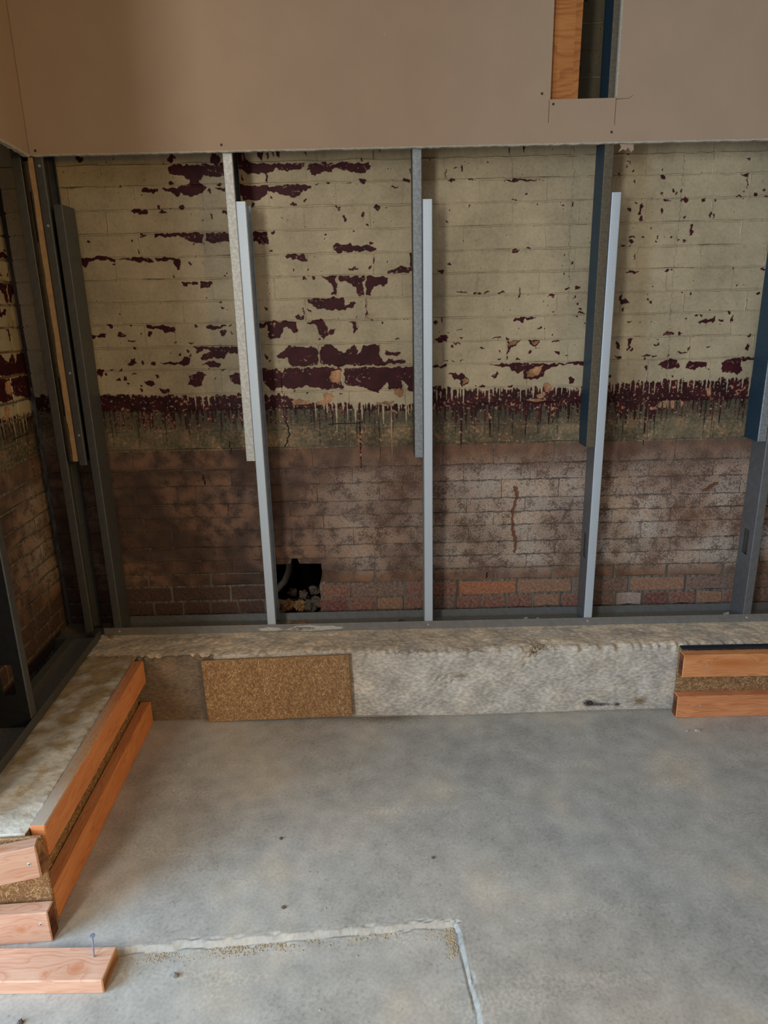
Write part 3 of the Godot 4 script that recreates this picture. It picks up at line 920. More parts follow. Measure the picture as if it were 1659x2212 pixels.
func build_brick_walls() -> void:
	var maps := paint_wall()
	var painted := mat(Color.WHITE, 0.62, 0.0, maps[0], maps[1], 0.55)
	painted.texture_repeat = false
	var darker_brick := mat(Color(0.56, 0.56, 0.54), 0.8, 0.0, maps[0], maps[1], 0.5)  # darker grey tint for the bricks behind the opening
	darker_brick.texture_repeat = false
	var bare := []
	for c in [Color(1, 1, 1), Color(0.98, 0.96, 0.955), Color(1, 0.975, 0.955), Color(0.96, 0.955, 0.95), Color(1.0, 0.965, 0.94), Color(0.945, 0.94, 0.945)]:
		var m: StandardMaterial3D = mat(c, 0.9, 0.0, maps[0], maps[1], 0.9)
		m.texture_repeat = false
		bare.append(m)
	var grain := tile(0.05, 5, Color(0.62, 0.62, 0.62), Color(1, 1, 1))
	var clean := {}
	for c in [["orange", Color(0.74, 0.46, 0.33)], ["tan", Color(0.66, 0.49, 0.39)], ["red", Color(0.57, 0.38, 0.33)], ["dark", Color(0.50, 0.30, 0.28)], ["pale", Color(0.76, 0.68, 0.65)], ["dull", Color(0.53, 0.42, 0.38)], ["soot", Color(0.38, 0.29, 0.26)]]:
		var cb: Color = c[1]
		var m: StandardMaterial3D = mat(Color.WHITE, 0.92, 0.0, tile(0.05, 50 + clean.size(), cb.darkened(0.22), cb.lerp(Color(0.74, 0.68, 0.63), 0.42 if c[0] != "soot" else 0.15), 256, 6), grain, 0.2)
		clean[c[0]] = triplanar(m, 5.0)
	var mortar: StandardMaterial3D = mat(Color(0.92, 0.92, 0.92), 0.9, 0.0, maps[0], maps[1], 0.9)
	mortar.texture_repeat = false

	# the wall itself: mortar face with a ragged hole, and the hollow behind the hole
	var st := begin()
	var hole := PackedVector2Array([Vector2(-0.487, 0.24), Vector2(-0.488, 0.33), Vector2(-0.478, 0.40), Vector2(-0.486, 0.47), Vector2(-0.478, 0.497), Vector2(-0.383, 0.499), Vector2(-0.375, 0.520), Vector2(-0.364, 0.532), Vector2(-0.353, 0.522), Vector2(-0.345, 0.499), Vector2(-0.254, 0.497), Vector2(-0.257, 0.44), Vector2(-0.270, 0.40), Vector2(-0.266, 0.35), Vector2(-0.272, 0.24)])
	var face_z := BRICK_Z - 0.0034
	var left := PackedVector2Array([Vector2(-1.36, 0.1), Vector2(-0.487, 0.1)])
	for k in 8:
		left.append(hole[k])
	left.append_array([Vector2(-0.364, 3.1), Vector2(-1.36, 3.1)])
	var right := PackedVector2Array([Vector2(-0.364, 3.1)])
	for k in range(8, 16 - 1):
		right.append(hole[k])
	right.append_array([Vector2(-0.272, 0.1), Vector2(2.3, 0.1), Vector2(2.3, 3.1)])
	right.insert(1, hole[7])
	slab(st, left, face_z - 0.10, face_z, wall_uv)
	slab(st, right, face_z - 0.10, face_z, wall_uv)
	slab(st, PackedVector2Array([Vector2(-0.487, 0.1), Vector2(-0.272, 0.1), Vector2(-0.272, 0.24), Vector2(-0.487, 0.24)]), face_z - 0.10, face_z, wall_uv)
	var wall := struct("wall_back", st, mortar, "old brick back wall, cream and maroon paint peeling above bare sooty brick")
	var hollow := begin()
	bevel_box(hollow, Vector3(-0.62, 0.12, -0.55), Vector3(-0.14, 0.62, -0.245), 0.0, null, ["z+"])
	part("hollow", hollow, mat(Color(0.10, 0.085, 0.075), 1.0), wall)

	for row in bed.size() - 1:
		var top: float = bed[row]
		var bot: float = bed[row + 1]
		var rough := 0.0014 if row < 12 else (0.0018 if row < 22 else 0.0028)
		var gap := 0.0008 if row < 13 else (0.0013 if row < 22 else 0.005)
		var js := joints_of(row, -1.30, 1.66)
		for k in js.size() - 1:
			var x0: float = js[k] + gap
			var x1: float = js[k + 1] - gap
			var mid := (x0 + x1) / 2
			if x1 - x0 < 0.02:
				continue
			var m: Material = painted if row < 13 else bare[rng.randi() % bare.size()]
			if row == 23:
				m = clean["orange"] if absf(mid - 0.42) < 0.09 else clean["tan"] if absf(mid - 0.65) < 0.1 or absf(mid - 1.11) < 0.1 else clean["dull"] if mid > 0.8 else clean["red"] if mid > -0.3 and k % 2 else clean["dull"] if mid > -0.25 else clean["soot"]
			elif row >= 24:
				m = clean["soot"] if mid < -0.3 else clean[["red", "dull", "red", "dark", "red", "tan"][k % 6]]
				if absf(mid - 0.995) < 0.05:
					m = clean["pale"]
				if absf(mid - 0.44) < 0.05 or absf(mid - 0.55) < 0.05:
					m = clean["red"]
			var cuts := {}
			# bricks round the hole
			if bot < 0.49 and x1 > -0.48 and x0 < -0.262:
				if x0 < -0.52:
					x1 = minf(x1, -0.486 + rng.randf_range(-0.004, 0.006))
					cuts = {"br": 0.014}
				elif x1 > -0.22:
					x0 = maxf(x0, -0.258 if bot > 0.39 else -0.27)
					cuts = {"bl": 0.008}
				else:
					continue
				if x1 - x0 < 0.03:
					continue
			elif bot < 0.55 and bot > 0.49 and x0 < -0.28 and x1 > -0.45:
				cuts = {}
			lay_brick(wall, x0, x1, bot + gap * 0.9, top - gap * 0.9, m, rough, cuts)
			if row == 0 and mid > 0.4 and mid < 0.9:
				for up in 5:
					var y0 := 2.045 + 0.078 * up
					lay_brick(wall, x0 - (0.11 if up % 2 else 0.0), x1 - (0.11 if up % 2 else 0.0), y0 + gap, y0 + 0.078 - gap, darker_brick, rough)

	# mortar squeezed out along the bed joints under the old paint
	var wob := FastNoiseLite.new()
	wob.seed = 71
	wob.frequency = 9.0
	wob.fractal_octaves = 3
	for row in range(1, 14):
		var mb := begin()
		var ring := []
		var x := -1.29
		while x < 1.62:
			var y: float = bed[row] + 0.0042 * wob.get_noise_2d(x, row * 3.1) + 0.0008 * wob.get_noise_2d(x * 5.0, row)
			var size := clampf(0.0030 + 0.0055 * wob.get_noise_2d(x * 0.7, row * 7.7) + 0.0012 * wob.get_noise_2d(x * 4.0, row * 2.0), 0.0002, 0.006)
			if row > 11:
				size *= 0.6
			var pts := []
			for q in 6:
				var a := -PI / 2 + PI * q / 5.0
				var dir := Vector3(0, -sin(a), cos(a))
				pts.append([Vector3(x, y, BRICK_Z - 0.0006) + Vector3(0, dir.y * (0.0016 + size * 0.55), dir.z * size), dir])
			ring.append(pts)
			x += 0.007
		for k in ring.size() - 1:
			for q in 5:
				var p := [ring[k][q][0], ring[k + 1][q][0], ring[k + 1][q + 1][0], ring[k][q + 1][0]]
				var n := [ring[k][q][1], ring[k + 1][q][1], ring[k + 1][q + 1][1], ring[k][q + 1][1]]
				var u := [wall_uv(p[0], n[0]), wall_uv(p[1], n[1]), wall_uv(p[2], n[2]), wall_uv(p[3], n[3])]
				tri(mb, [p[0], p[1], p[2]], [n[0], n[1], n[2]], [u[0], u[1], u[2]])
				tri(mb, [p[0], p[2], p[3]], [n[0], n[2], n[3]], [u[0], u[2], u[3]])
		if row < 12:
			for jx: float in joints_of(row, -1.30, 1.66):
				if jx < -1.29 or jx > 1.6:
					continue
				var last := []
				var steps := 9
				for k in steps:
					var yy: float = lerpf(bed[row + 1], bed[row], k / float(steps - 1))
					var xx := jx + 0.003 * wob.get_noise_2d(jx * 9.0, yy * 3.0)
					var size2 := clampf(0.0016 + 0.005 * wob.get_noise_2d(jx * 3.0, yy * 2.0), 0.0002, 0.004)
					var now := []
					for q in 5:
						var a := -PI / 2 + PI * q / 4.0
						var dir := Vector3(sin(a), 0, cos(a))
						now.append([Vector3(xx + dir.x * (0.0016 + size2 * 0.5), yy, BRICK_Z - 0.0006 + dir.z * size2), dir])
					if last.size():
						for q in 4:
							var p := [last[q][0], now[q][0], now[q + 1][0], last[q + 1][0]]
							var n := [last[q][1], now[q][1], now[q + 1][1], last[q + 1][1]]
							var u := [wall_uv(p[0], n[0]), wall_uv(p[1], n[1]), wall_uv(p[2], n[2]), wall_uv(p[3], n[3])]
							tri(mb, [p[0], p[1], p[2]], [n[0], n[1], n[2]], [u[0], u[1], u[2]])
							tri(mb, [p[0], p[2], p[3]], [n[0], n[2], n[3]], [u[0], u[2], u[3]])
					last = now
		part("mortar_ridge", mb, painted, wall)

	# the brick wall on the left turns the corner; the same courses and the same coats of paint
	var side := begin()
	slab(side, PackedVector2Array([Vector2(-1.31, 0.1), Vector2(0.0, 0.1), Vector2(0.0, 3.1), Vector2(-1.31, 3.1)]), face_z - 0.1, face_z, wall_uv)
	var wl := struct("wall_left", side, mortar, "old brick side wall in shadow behind the left studs")
	for row in bed.size() - 1:
		var rough := 0.0016 if row < 12 else 0.0026
		var js := joints_of(row, -1.30, 0.0)
		for k in range(js.size() - 1):
			if js[k] < -0.78 - 0.0 and js[k + 1] < -0.85:
				continue
			lay_brick(wl, js[k] + 0.004, js[k + 1] - 0.004, bed[row + 1] + 0.004, bed[row] - 0.004, painted if row < 13 else clean["soot"] if row >= 23 else bare[rng.randi() % bare.size()], rough)
	# its face looks along +x; its own right hand end is the corner
	wl.rotation.y = PI / 2 + 0.05
	wl.position = Vector3(-1.31, 0, -0.14) - wl.basis * Vector3(0.0, 0, BRICK_Z)


# ---------------------------------------------------------------- floor and curb
func paint_floor() -> Array:
	var w := 2048
	var h := 1408
	var n1 := noise(w, h, 0.12, 101, 3)
	var n2 := noise(w, h, 0.014, 103, 5)
	var n3 := noise(w, h, 0.0035, 107, 4)
	var n4 := noise(w, h, 0.075, 109, 3)
	var ns := noise(w, h, 0.012, 113, 4, FastNoiseLite.TYPE_SIMPLEX_SMOOTH, 6.0)
	var out := PackedByteArray()
	out.resize(w * h * 3)
	var hg := PackedByteArray()
	hg.resize(w * h)
	for k in w * h:
		var a: int = n1[k]
		var b: int = n2[k]
		var c: int = n3[k]
		var s := 1.0 + (b - 128) * 0.0006 + (c - 128) * 0.0004 + (a - 128) * 0.0005
		var r := 186.0 * s
		var g := 183.0 * s
		var bl := 177.0 * s
		var hh := 150 + ((a - 128) >> 4)
		if c > 140:
			var d := (c - 140) * 0.0016
			r *= 1.0 + d * 0.35
			g *= 1.0 + d * 0.1
			bl *= 1.0 - d * 0.2
		if n4[k] < 80 and c < 118:
			var d := 0.945
			r *= d
			g *= d
			bl *= d
			hh -= 5
		if a < 34:
			r *= 0.9
			g *= 0.9
			bl *= 0.9
			hh -= 40
		if ns[k] > 186 and a > 128:
			r += 7
			g += 6
			bl += 4
		out[k * 3] = clampi(int(r), 0, 255)
		out[k * 3 + 1] = clampi(int(g), 0, 255)
		out[k * 3 + 2] = clampi(int(bl), 0, 255)
		hg[k] = hh
	var im := Image.create_from_data(w, h, false, Image.FORMAT_RGB8, out)
	# scuffs and scratches left by boots and boards
	for q in 420:
		var x := rng.randf() * w
		var y := rng.randf() * h
		var a := rng.randf_range(-0.9, 0.5)
		if rng.randf() < 0.25:
			a = rng.randf() * TAU
		var n := int(rng.randf_range(8, 70))
		var bend := rng.randf_range(-0.012, 0.012)
		var f := rng.randf_range(0.05, 0.22)
		for k in n:
			x += cos(a)
			y += sin(a)
			a += bend
			if x < 1 or y < 1 or x > w - 2 or y > h - 2:
				break
			im.set_pixel(int(x), int(y), im.get_pixel(int(x), int(y)).lerp(Color(0.86, 0.85, 0.82), f))
	# sandy dust swept to the right hand side, a brown stain by the curb
	for q in 5200:
		var x := tx_floor(rng.randfn(0.86, 0.13) + 0.12 * sin(q))
		var z := tz_floor(rng.randfn(0.82, 0.16))
		var p := Vector2i(int(x), int(z))
		if p.x > 0 and p.y > 0 and p.x < w - 1 and p.y < h - 1:
			im.set_pixelv(p, im.get_pixelv(p).lerp(Color(0.70, 0.64, 0.54), 0.5))
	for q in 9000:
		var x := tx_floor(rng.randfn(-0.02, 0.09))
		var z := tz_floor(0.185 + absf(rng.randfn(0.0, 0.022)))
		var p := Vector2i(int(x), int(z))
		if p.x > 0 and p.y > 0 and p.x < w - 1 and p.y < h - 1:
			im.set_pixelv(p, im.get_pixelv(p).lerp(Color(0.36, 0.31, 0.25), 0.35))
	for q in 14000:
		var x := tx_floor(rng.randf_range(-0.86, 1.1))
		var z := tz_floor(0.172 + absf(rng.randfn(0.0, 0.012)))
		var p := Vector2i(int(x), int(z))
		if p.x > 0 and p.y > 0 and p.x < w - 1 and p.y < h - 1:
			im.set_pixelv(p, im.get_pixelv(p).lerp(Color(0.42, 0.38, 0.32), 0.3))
	return [ImageTexture.create_from_image(im), tex(w, h, hg, Image.FORMAT_L8)]


func tx_floor(x: float) -> float:
	return (x + 1.1) / 2.9 * 2048.0


func tz_floor(z: float) -> float:
	return (z - 0.0) / 2.0 * 1408.0


func floor_uv(p: Vector3, _n: Vector3) -> Vector2:
	return Vector2((p.x + 1.1) / 2.9, p.z / 2.0)


func edge_z(x: float) -> float:
	return 1.152 - 0.0744 * (x + 0.669)


func edge_x(z: float) -> float:
	return 0.156 + 0.11 * (z - 1.091)


func build_floor() -> void:
	var maps := paint_floor()
	var m := mat(Color.WHITE, 0.62, 0.0, maps[0], maps[1], 0.25)
	var g := FastNoiseLite.new()
	g.seed = 9
	g.frequency = 18.0
	g.fractal_octaves = 3
	var g2 := FastNoiseLite.new()
	g2.seed = 19
	g2.frequency = 55.0
	# grid lines crowd round the edge of the sunken slab; they follow its slight skew
	var us := []
	var x := -1.1
	while x < 1.8:
		us.append(x)
		x += 0.003 if absf(x - 0.156) < 0.03 else 0.018
	var vs := []
	var z := 0.02
	while z < 2.0:
		vs.append(z)
		z += 0.003 if absf(z - 1.122) < 0.03 else 0.018
	var nu := us.size()
	var nv := vs.size()
	var pos := PackedVector3Array()
	var uvs := PackedVector2Array()
	var idx := PackedInt32Array()
	for v in nv:
		for u in nu:
			var s0: float = clampf(1.0 - absf(vs[v] - 1.122) / 0.4, 0.0, 1.0)
			var zz: float = vs[v] + (edge_z(us[u]) - 1.122) * s0
			var s1: float = clampf(1.0 - absf(us[u] - 0.156) / 0.3, 0.0, 1.0)
			var xx: float = us[u] + (edge_x(maxf(zz, 1.0)) - 0.156) * s1
			var dz := zz - edge_z(xx) + 0.005 * g.get_noise_2d(xx, 3.0) + 0.002 * g2.get_noise_2d(xx, 1.0)
			var dx := edge_x(zz) - xx + 0.004 * g.get_noise_2d(zz, 7.0) + 0.002 * g2.get_noise_2d(zz, 5.0)
			var d := minf(dz, dx)
			# d > 0: inside the sunken part
			var t := clampf((d + 0.004) / 0.008, 0.0, 1.0)
			var y := -0.013 * t * t * (3.0 - 2.0 * t)
			if d > 0.006 and d < 0.05:
				y += 0.004 * (1.0 - (d - 0.006) / 0.044) * clampf(0.5 + 1.5 * g.get_noise_2d(xx * 0.6, zz * 0.6), 0.0, 1.0)
			if absf(d) < 0.03:
				y += 0.0022 * g2.get_noise_2d(xx * 1.5, zz * 1.5) * (1.0 - absf(d) / 0.03)
				if d < 0.0 and d > -0.012 and g.get_noise_2d(xx * 1.6, zz * 1.6) > 0.28:
					y -= 0.005
			y += 0.0008 * g.get_noise_2d(xx * 0.08, zz * 0.08)
			pos.append(Vector3(xx, y, zz))
			uvs.append(floor_uv(Vector3(xx, y, zz), Vector3.UP))
	var nrm := PackedVector3Array()
	for v in nv:
		for u in nu:
			var a := pos[v * nu + mini(u + 1, nu - 1)] - pos[v * nu + maxi(u - 1, 0)]
			var b := pos[mini(v + 1, nv - 1) * nu + u] - pos[maxi(v - 1, 0) * nu + u]
			nrm.append(b.cross(a).normalized())
	for v in nv - 1:
		for u in nu - 1:
			var k := v * nu + u
			idx.append_array([k, k + 1, k + nu, k + 1, k + nu + 1, k + nu])
	var arr := []
	arr.resize(Mesh.ARRAY_MAX)
	arr[Mesh.ARRAY_VERTEX] = pos
	arr[Mesh.ARRAY_NORMAL] = nrm
	arr[Mesh.ARRAY_TEX_UV] = uvs
	arr[Mesh.ARRAY_INDEX] = idx
	var me := ArrayMesh.new()
	me.add_surface_from_arrays(Mesh.PRIMITIVE_TRIANGLES, arr)
	me.surface_set_material(0, m)
	var o := MeshInstance3D.new()
	o.name = numbered("floor")
	o.mesh = me
	o.set_meta("kind", "structure")
	o.set_meta("label", "grey concrete floor slab with a chipped step down at the doorway")
	add_child(o)
	# the rest of the slab, out of the picture and underneath
	var st := begin()
	bevel_box(st, Vector3(-3.2, -0.25, -0.6), Vector3(2.6, -0.03, 5.0), 0.0, floor_uv)
	bevel_box(st, Vector3(1.78, -0.03, -0.2), Vector3(2.6, 0.0, 5.0), 0.0, floor_uv)
	bevel_box(st, Vector3(-3.2, -0.03, 1.98), Vector3(1.78, -0.02, 5.0), 0.0, floor_uv)
	bevel_box(st, Vector3(-3.2, -0.03, 1.12), Vector3(-1.08, -0.02, 1.98), 0.0, floor_uv)
	struct("floor", st, m, "concrete slab carrying on behind and beside the view")


func paint_curb() -> Array:
	var w := 2048
	var h := 400
	var n1 := noise(w, h, 0.10, 201, 5, FastNoiseLite.TYPE_SIMPLEX_SMOOTH, 1.6)
	var n2 := noise(w, h, 0.012, 203, 6)
	var n3 := noise(w, h, 0.005, 207, 3)
	var out := PackedByteArray()
	out.resize(w * h * 3)
	var hg := PackedByteArray()
	hg.resize(w * h)
	for j in h:
		var s := j / float(h) * 0.50   # along the profile: 0.19 m of top, then the face
		var top := 1.0 - smoothstep(0.16, 0.20, s)
		for i in w:
			var k := j * w + i
			var a: int = n1[k]
			var b: int = n2[k]
			var c: int = n3[k]
			var v := 1.0 + (a - 128) * 0.0013 + (b - 128) * 0.0009
			var dirt := clampf(top * 0.75 + (b - 128) * 0.004 + (c - 128) * 0.003, 0.0, 1.0)
			if top < 0.5:
				dirt = clampf((c - 145) * 0.004 + (b - 150) * 0.002, 0.0, 0.35)
			var r := lerpf(202.0, 224.0, dirt) * v
			var g := lerpf(193.0, 205.0, dirt) * v
			var bl := lerpf(182.0, 180.0, dirt) * v
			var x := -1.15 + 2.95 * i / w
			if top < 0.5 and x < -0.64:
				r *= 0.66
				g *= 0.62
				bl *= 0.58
			if a < 30:
				r *= 0.86
				g *= 0.85
				bl *= 0.84
			out[k * 3] = clampi(int(r), 0, 255)
			out[k * 3 + 1] = clampi(int(g), 0, 255)
			out[k * 3 + 2] = clampi(int(bl), 0, 255)
			hg[k] = clampi(128 + ((a - 128) >> 2) + ((b - 128) >> 1), 0, 255)
	var im := Image.create_from_data(w, h, false, Image.FORMAT_RGB8, out)
	# tar marks low on the face, rusty earth in the chipped places
	for spot in [[0.76, 0.425, 0.02, 0.012, Color(0.16, 0.16, 0.16), 1500], [0.80, 0.43, 0.035, 0.006, Color(0.2, 0.2, 0.2), 700], [0.865, 0.432, 0.012, 0.006, Color(0.2, 0.2, 0.2), 300], [0.95, 0.42, 0.022, 0.014, Color(0.50, 0.38, 0.24), 900],
			[0.545, 0.20, 0.012, 0.03, Color(0.44, 0.32, 0.19), 1000], [0.575, 0.15, 0.03, 0.02, Color(0.42, 0.32, 0.20), 800], [0.12, 0.19, 0.1, 0.01, Color(0.40, 0.31, 0.20), 1200], [0.32, 0.195, 0.12, 0.008, Color(0.42, 0.33, 0.22), 900], [0.27, 0.30, 0.03, 0.012, Color(0.44, 0.35, 0.24), 500], [0.02, 0.12, 0.06, 0.03, Color(0.36, 0.31, 0.24), 900]]:
		for q in spot[5]:
			var p := Vector2i(int((spot[0] + rng.randfn(0.0, spot[2] * 0.6) + 1.15) / 2.95 * w), int((spot[1] + rng.randfn(0.0, spot[3] * 0.6)) / 0.5 * h))
			if p.x > 0 and p.y > 0 and p.x < w - 1 and p.y < h - 1:
				im.set_pixelv(p, im.get_pixelv(p).lerp(spot[4], 0.55))
	return [ImageTexture.create_from_image(im), tex(w, h, hg, Image.FORMAT_L8)]


func build_curbs() -> void:
	var maps := paint_curb()
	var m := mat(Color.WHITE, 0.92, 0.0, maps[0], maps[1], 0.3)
	var g := FastNoiseLite.new()
	g.seed = 77
	g.frequency = 9.0
	g.fractal_octaves = 4
	# profile from the back of the top to the foot of the face
	var prof := []
	var s := 0.0
	while s < 0.47:
		prof.append(s)
		s += 0.006
	var nx := 440
	var np := prof.size()
	var pos := PackedVector3Array()
	var uvs := PackedVector2Array()
	for i in nx:
		var x := -1.12 + 2.9 * i / (nx - 1)
		for q: float in prof:
			var p: Vector3
			var n: Vector3
			var front := 0.183 + 0.006 * sin(x * 5.0)
			var back := -0.008
			var t := q + back
			if t < front - 0.012:
				p = Vector3(x, CURB, t)
				n = Vector3.UP
			elif t < front + 0.012:
				var a := (t - front + 0.012) / 0.024 * PI / 2
				p = Vector3(x, CURB - 0.014 + 0.014 * cos(a), front - 0.014 + 0.014 * sin(a))
				n = Vector3(0, cos(a), sin(a))
			else:
				p = Vector3(x, CURB - 0.014 - (t - front - 0.012), front - 0.02 * (t - front))
				n = Vector3.BACK
			var d := 0.006 * g.get_noise_3d(p.x * 0.8, p.y, p.z) + 0.003 * g.get_noise_3d(p.x * 3.0, p.y * 4.0, p.z * 4.0)
			if t < 0.03:
				d *= 0.15
			# ragged arris and spalled places
			var arris := exp(-pow((t - front) / 0.02, 2.0))
			d -= arris * 0.018 * clampf(g.get_noise_1d(x * 3.0) * 2.0 + 0.2, 0.0, 1.0)
			var chip := Vector2((x - 0.555 - (t - 0.17) * -0.35) / 0.035, (t - 0.185) / 0.075)
			d -= 0.030 * exp(-chip.length_squared()) * (0.7 + 0.9 * g.get_noise_2d(x * 5.0, t * 5.0))
			chip = Vector2((x - 0.22) / 0.05, (t - 0.31) / 0.03)
			d -= 0.020 * exp(-chip.length_squared()) * (0.7 + 0.9 * g.get_noise_2d(x * 5.0, t * 5.0))
			chip = Vector2((x - 0.40) / 0.03, (t - 0.20) / 0.02)
			d -= 0.010 * exp(-chip.length_squared())
			if x > -0.69 and x < -0.11 and t > front:
				d = minf(d, 0.0)
			if x > 1.02 and t > front:
				d = minf(d, 0.0)
			if t > front + 0.02 and x < -0.66:
				d = d * 0.4 - 0.003
			p += n * d
			if p.y < 0.004:
				p.y = maxf(p.y, -0.01)
			pos.append(p)
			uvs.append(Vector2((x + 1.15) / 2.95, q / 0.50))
	var idx := PackedInt32Array()
	var nrm := PackedVector3Array()
	for i in nx:
		for j in np:
			var a := pos[mini(i + 1, nx - 1) * np + j] - pos[maxi(i - 1, 0) * np + j]
			var b := pos[i * np + mini(j + 1, np - 1)] - pos[i * np + maxi(j - 1, 0)]
			nrm.append(b.cross(a).normalized())
	for i in nx - 1:
		for j in np - 1:
			var k := i * np + j
			idx.append_array([k, k + np, k + 1, k + np, k + np + 1, k + 1])
	var arr := []
	arr.resize(Mesh.ARRAY_MAX)
	arr[Mesh.ARRAY_VERTEX] = pos
	arr[Mesh.ARRAY_NORMAL] = nrm
	arr[Mesh.ARRAY_TEX_UV] = uvs
	arr[Mesh.ARRAY_INDEX] = idx
	var me := ArrayMesh.new()
	me.add_surface_from_arrays(Mesh.PRIMITIVE_TRIANGLES, arr)
	me.surface_set_material(0, m)
	var o := MeshInstance3D.new()
	o.name = numbered("concrete_curb")
	o.mesh = me
	o.set_meta("kind", "structure")
	o.set_meta("label", "rough chipped concrete curb along the foot of the back wall")
	add_child(o)
	var st := begin()
	bevel_box(st, Vector3(-1.45, -0.03, -0.26), Vector3(1.80, CURB - 0.012, -0.005), 0.0)
	part("footing", st, triplanar(mat(Color(0.50, 0.46, 0.40), 0.95, 0.0, M.concrete), 1.2), o)

	# the left hand curb: a rough top behind the planks, its front hidden by them
	var lc := begin()
	var cols := 36
	var rows := 120
	var at := func(i: int, j: int) -> Vector3:
		var z := 0.165 + 0.899 * j / rows
		var xl := -1.24 + 0.05 * z
		var xr := -0.9335 + 0.043 * z + 0.0015 * g.get_noise_1d(z * 8.0)
		var x := lerpf(xl, xr, i / float(cols))
		var y := CURB + 0.003 * g.get_noise_2d(x * 0.9, z * 0.9) + 0.0012 * g.get_noise_2d(x * 5.0, z * 5.0) - 0.002
		if i >= cols - 1:
			y -= 0.001 + 0.005 * absf(g.get_noise_1d(z * 12.0))
		if x < -1.11 + 0.055 * z:
			y = CURB - 0.004
		return Vector3(x, y, z)
	for j in rows:
		for i in cols:
			var q := []
			var nn := []
			var u := []
			for c in [[i, j], [i + 1, j], [i + 1, j + 1], [i, j + 1]]:
				var p: Vector3 = at.call(c[0], c[1])
				var ex: Vector3 = at.call(mini(c[0] + 1, cols), c[1]) - at.call(maxi(c[0] - 1, 0), c[1])
				var ez: Vector3 = at.call(c[0], c[1] + 1) - at.call(c[0], c[1] - 1)
				q.append(p)
				nn.append(ez.cross(ex).normalized())
				u.append(Vector2(p.x, p.z))
			var soil_and_shade := clampf(1.25 - (q[0].z - 0.16) * 1.5 - (q[0].x + 1.05) * 1.6 + 1.6 * g.get_noise_2d(q[0].x * 1.2, q[0].z * 1.2), 0.0, 1.0)  # brown soil plus the shade of the far end, both put into the colour
			lc.set_color(Color.WHITE.lerp(Color(0.66, 0.52, 0.34), soil_and_shade))
			tri(lc, [q[0], q[1], q[2]], [nn[0], nn[1], nn[2]], [u[0], u[1], u[2]])
			tri(lc, [q[0], q[2], q[3]], [nn[0], nn[2], nn[3]], [u[0], u[2], u[3]])
	lc.set_color(Color.WHITE)
	for j in rows:
		var a: Vector3 = at.call(cols, j)
		var b: Vector3 = at.call(cols, j + 1)
		face(lc, [a, b, Vector3(b.x, b.y - 0.004, b.z), Vector3(a.x, a.y - 0.004, a.z)], Vector3.RIGHT)
		face(lc, [Vector3(a.x - 0.016, a.y - 0.004, a.z), Vector3(b.x - 0.016, b.y - 0.004, b.z), Vector3(b.x - 0.016, -0.02, b.z), Vector3(a.x - 0.016, -0.02, a.z)], Vector3.RIGHT)
	for i in cols:
		var a: Vector3 = at.call(i, rows)
		var b: Vector3 = at.call(i + 1, rows)
		face(lc, [a, b, Vector3(b.x, -0.02, b.z), Vector3(a.x, -0.02, a.z)], Vector3.BACK)
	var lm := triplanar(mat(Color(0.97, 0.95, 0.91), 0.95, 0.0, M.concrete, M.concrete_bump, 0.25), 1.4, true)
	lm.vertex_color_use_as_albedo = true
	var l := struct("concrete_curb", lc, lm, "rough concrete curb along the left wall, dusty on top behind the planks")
	l.set_meta("kind", "structure")


# ---------------------------------------------------------------- steel framing
func stud_skin(o: Node3D, x: float, w: float, d: float, y0: float, y1: float, zf: float, web_left: bool, m: Material, mf: Material, holes := []) -> void:
	var t := 0.0014
	var s := 1.0 if web_left else -1.0
	var xw := x if web_left else x + w
	# web, with its knock-out holes
	var st := begin()
	var cuts := [y0]
	for hy in holes:
		cuts.append(hy)
	cuts.append(y1)
	var zc := zf - d / 2
	var put := func(za: float, zb: float, ya: float, yb: float) -> void:
		bevel_box(st, Vector3(minf(xw, xw + s * t), ya, za), Vector3(maxf(xw, xw + s * t), yb, zb), 0.0)
	if holes.is_empty():
		put.call(zf - d + 0.004, zf - 0.004, y0, y1)
	else:
		var last := y0
		for hy: float in holes:
			put.call(zf - d + 0.004, zf - 0.004, last, hy - 0.05)
			put.call(zf - d + 0.004, zc - 0.019, hy - 0.05, hy + 0.05)
			put.call(zc + 0.019, zf - 0.004, hy - 0.05, hy + 0.05)
			last = hy + 0.05
		put.call(zf - d + 0.004, zf - 0.004, last, y1)
	part("web", st, m, o)
	for side in [1.0, -1.0]:
		var z := zf if side > 0 else zf - d
		var line := PackedVector2Array()
		line.append(Vector2(xw + s * t / 2, z - side * 0.004))
		line.append(Vector2(xw + s * (t / 2 + 0.0008), z - side * 0.0016))
		line.append(Vector2(xw + s * 0.003, z - side * t / 2))
		line.append(Vector2(xw + s * (w - 0.003), z - side * t / 2))
		line.append(Vector2(xw + s * (w - 0.0012), z - side * 0.0016))
		line.append(Vector2(xw + s * (w - t / 2), z - side * 0.004))
		line.append(Vector2(xw + s * (w - t / 2), z - side * 0.011))
		var f := begin()
		sheet(f, line, t, y0, y1)
		part("flange", f, mf if side > 0 else m, o)


func stud(label: String, x: float, w: float, y0: float, y1: float, m: Material, mf: Material, group: String, web_left := true, holes := [], zf := 0.0, d := 0.1) -> Node3D:
	var o := thing("steel_stud", label, "stud", Vector3(x, y0, zf), 0.0, group)
	var rel := []
	for h in holes:
		rel.append(h - y0)
	stud_skin(o, 0.0, w, d, 0.0, y1 - y0, 0.0, web_left, m, mf, rel)
	return o


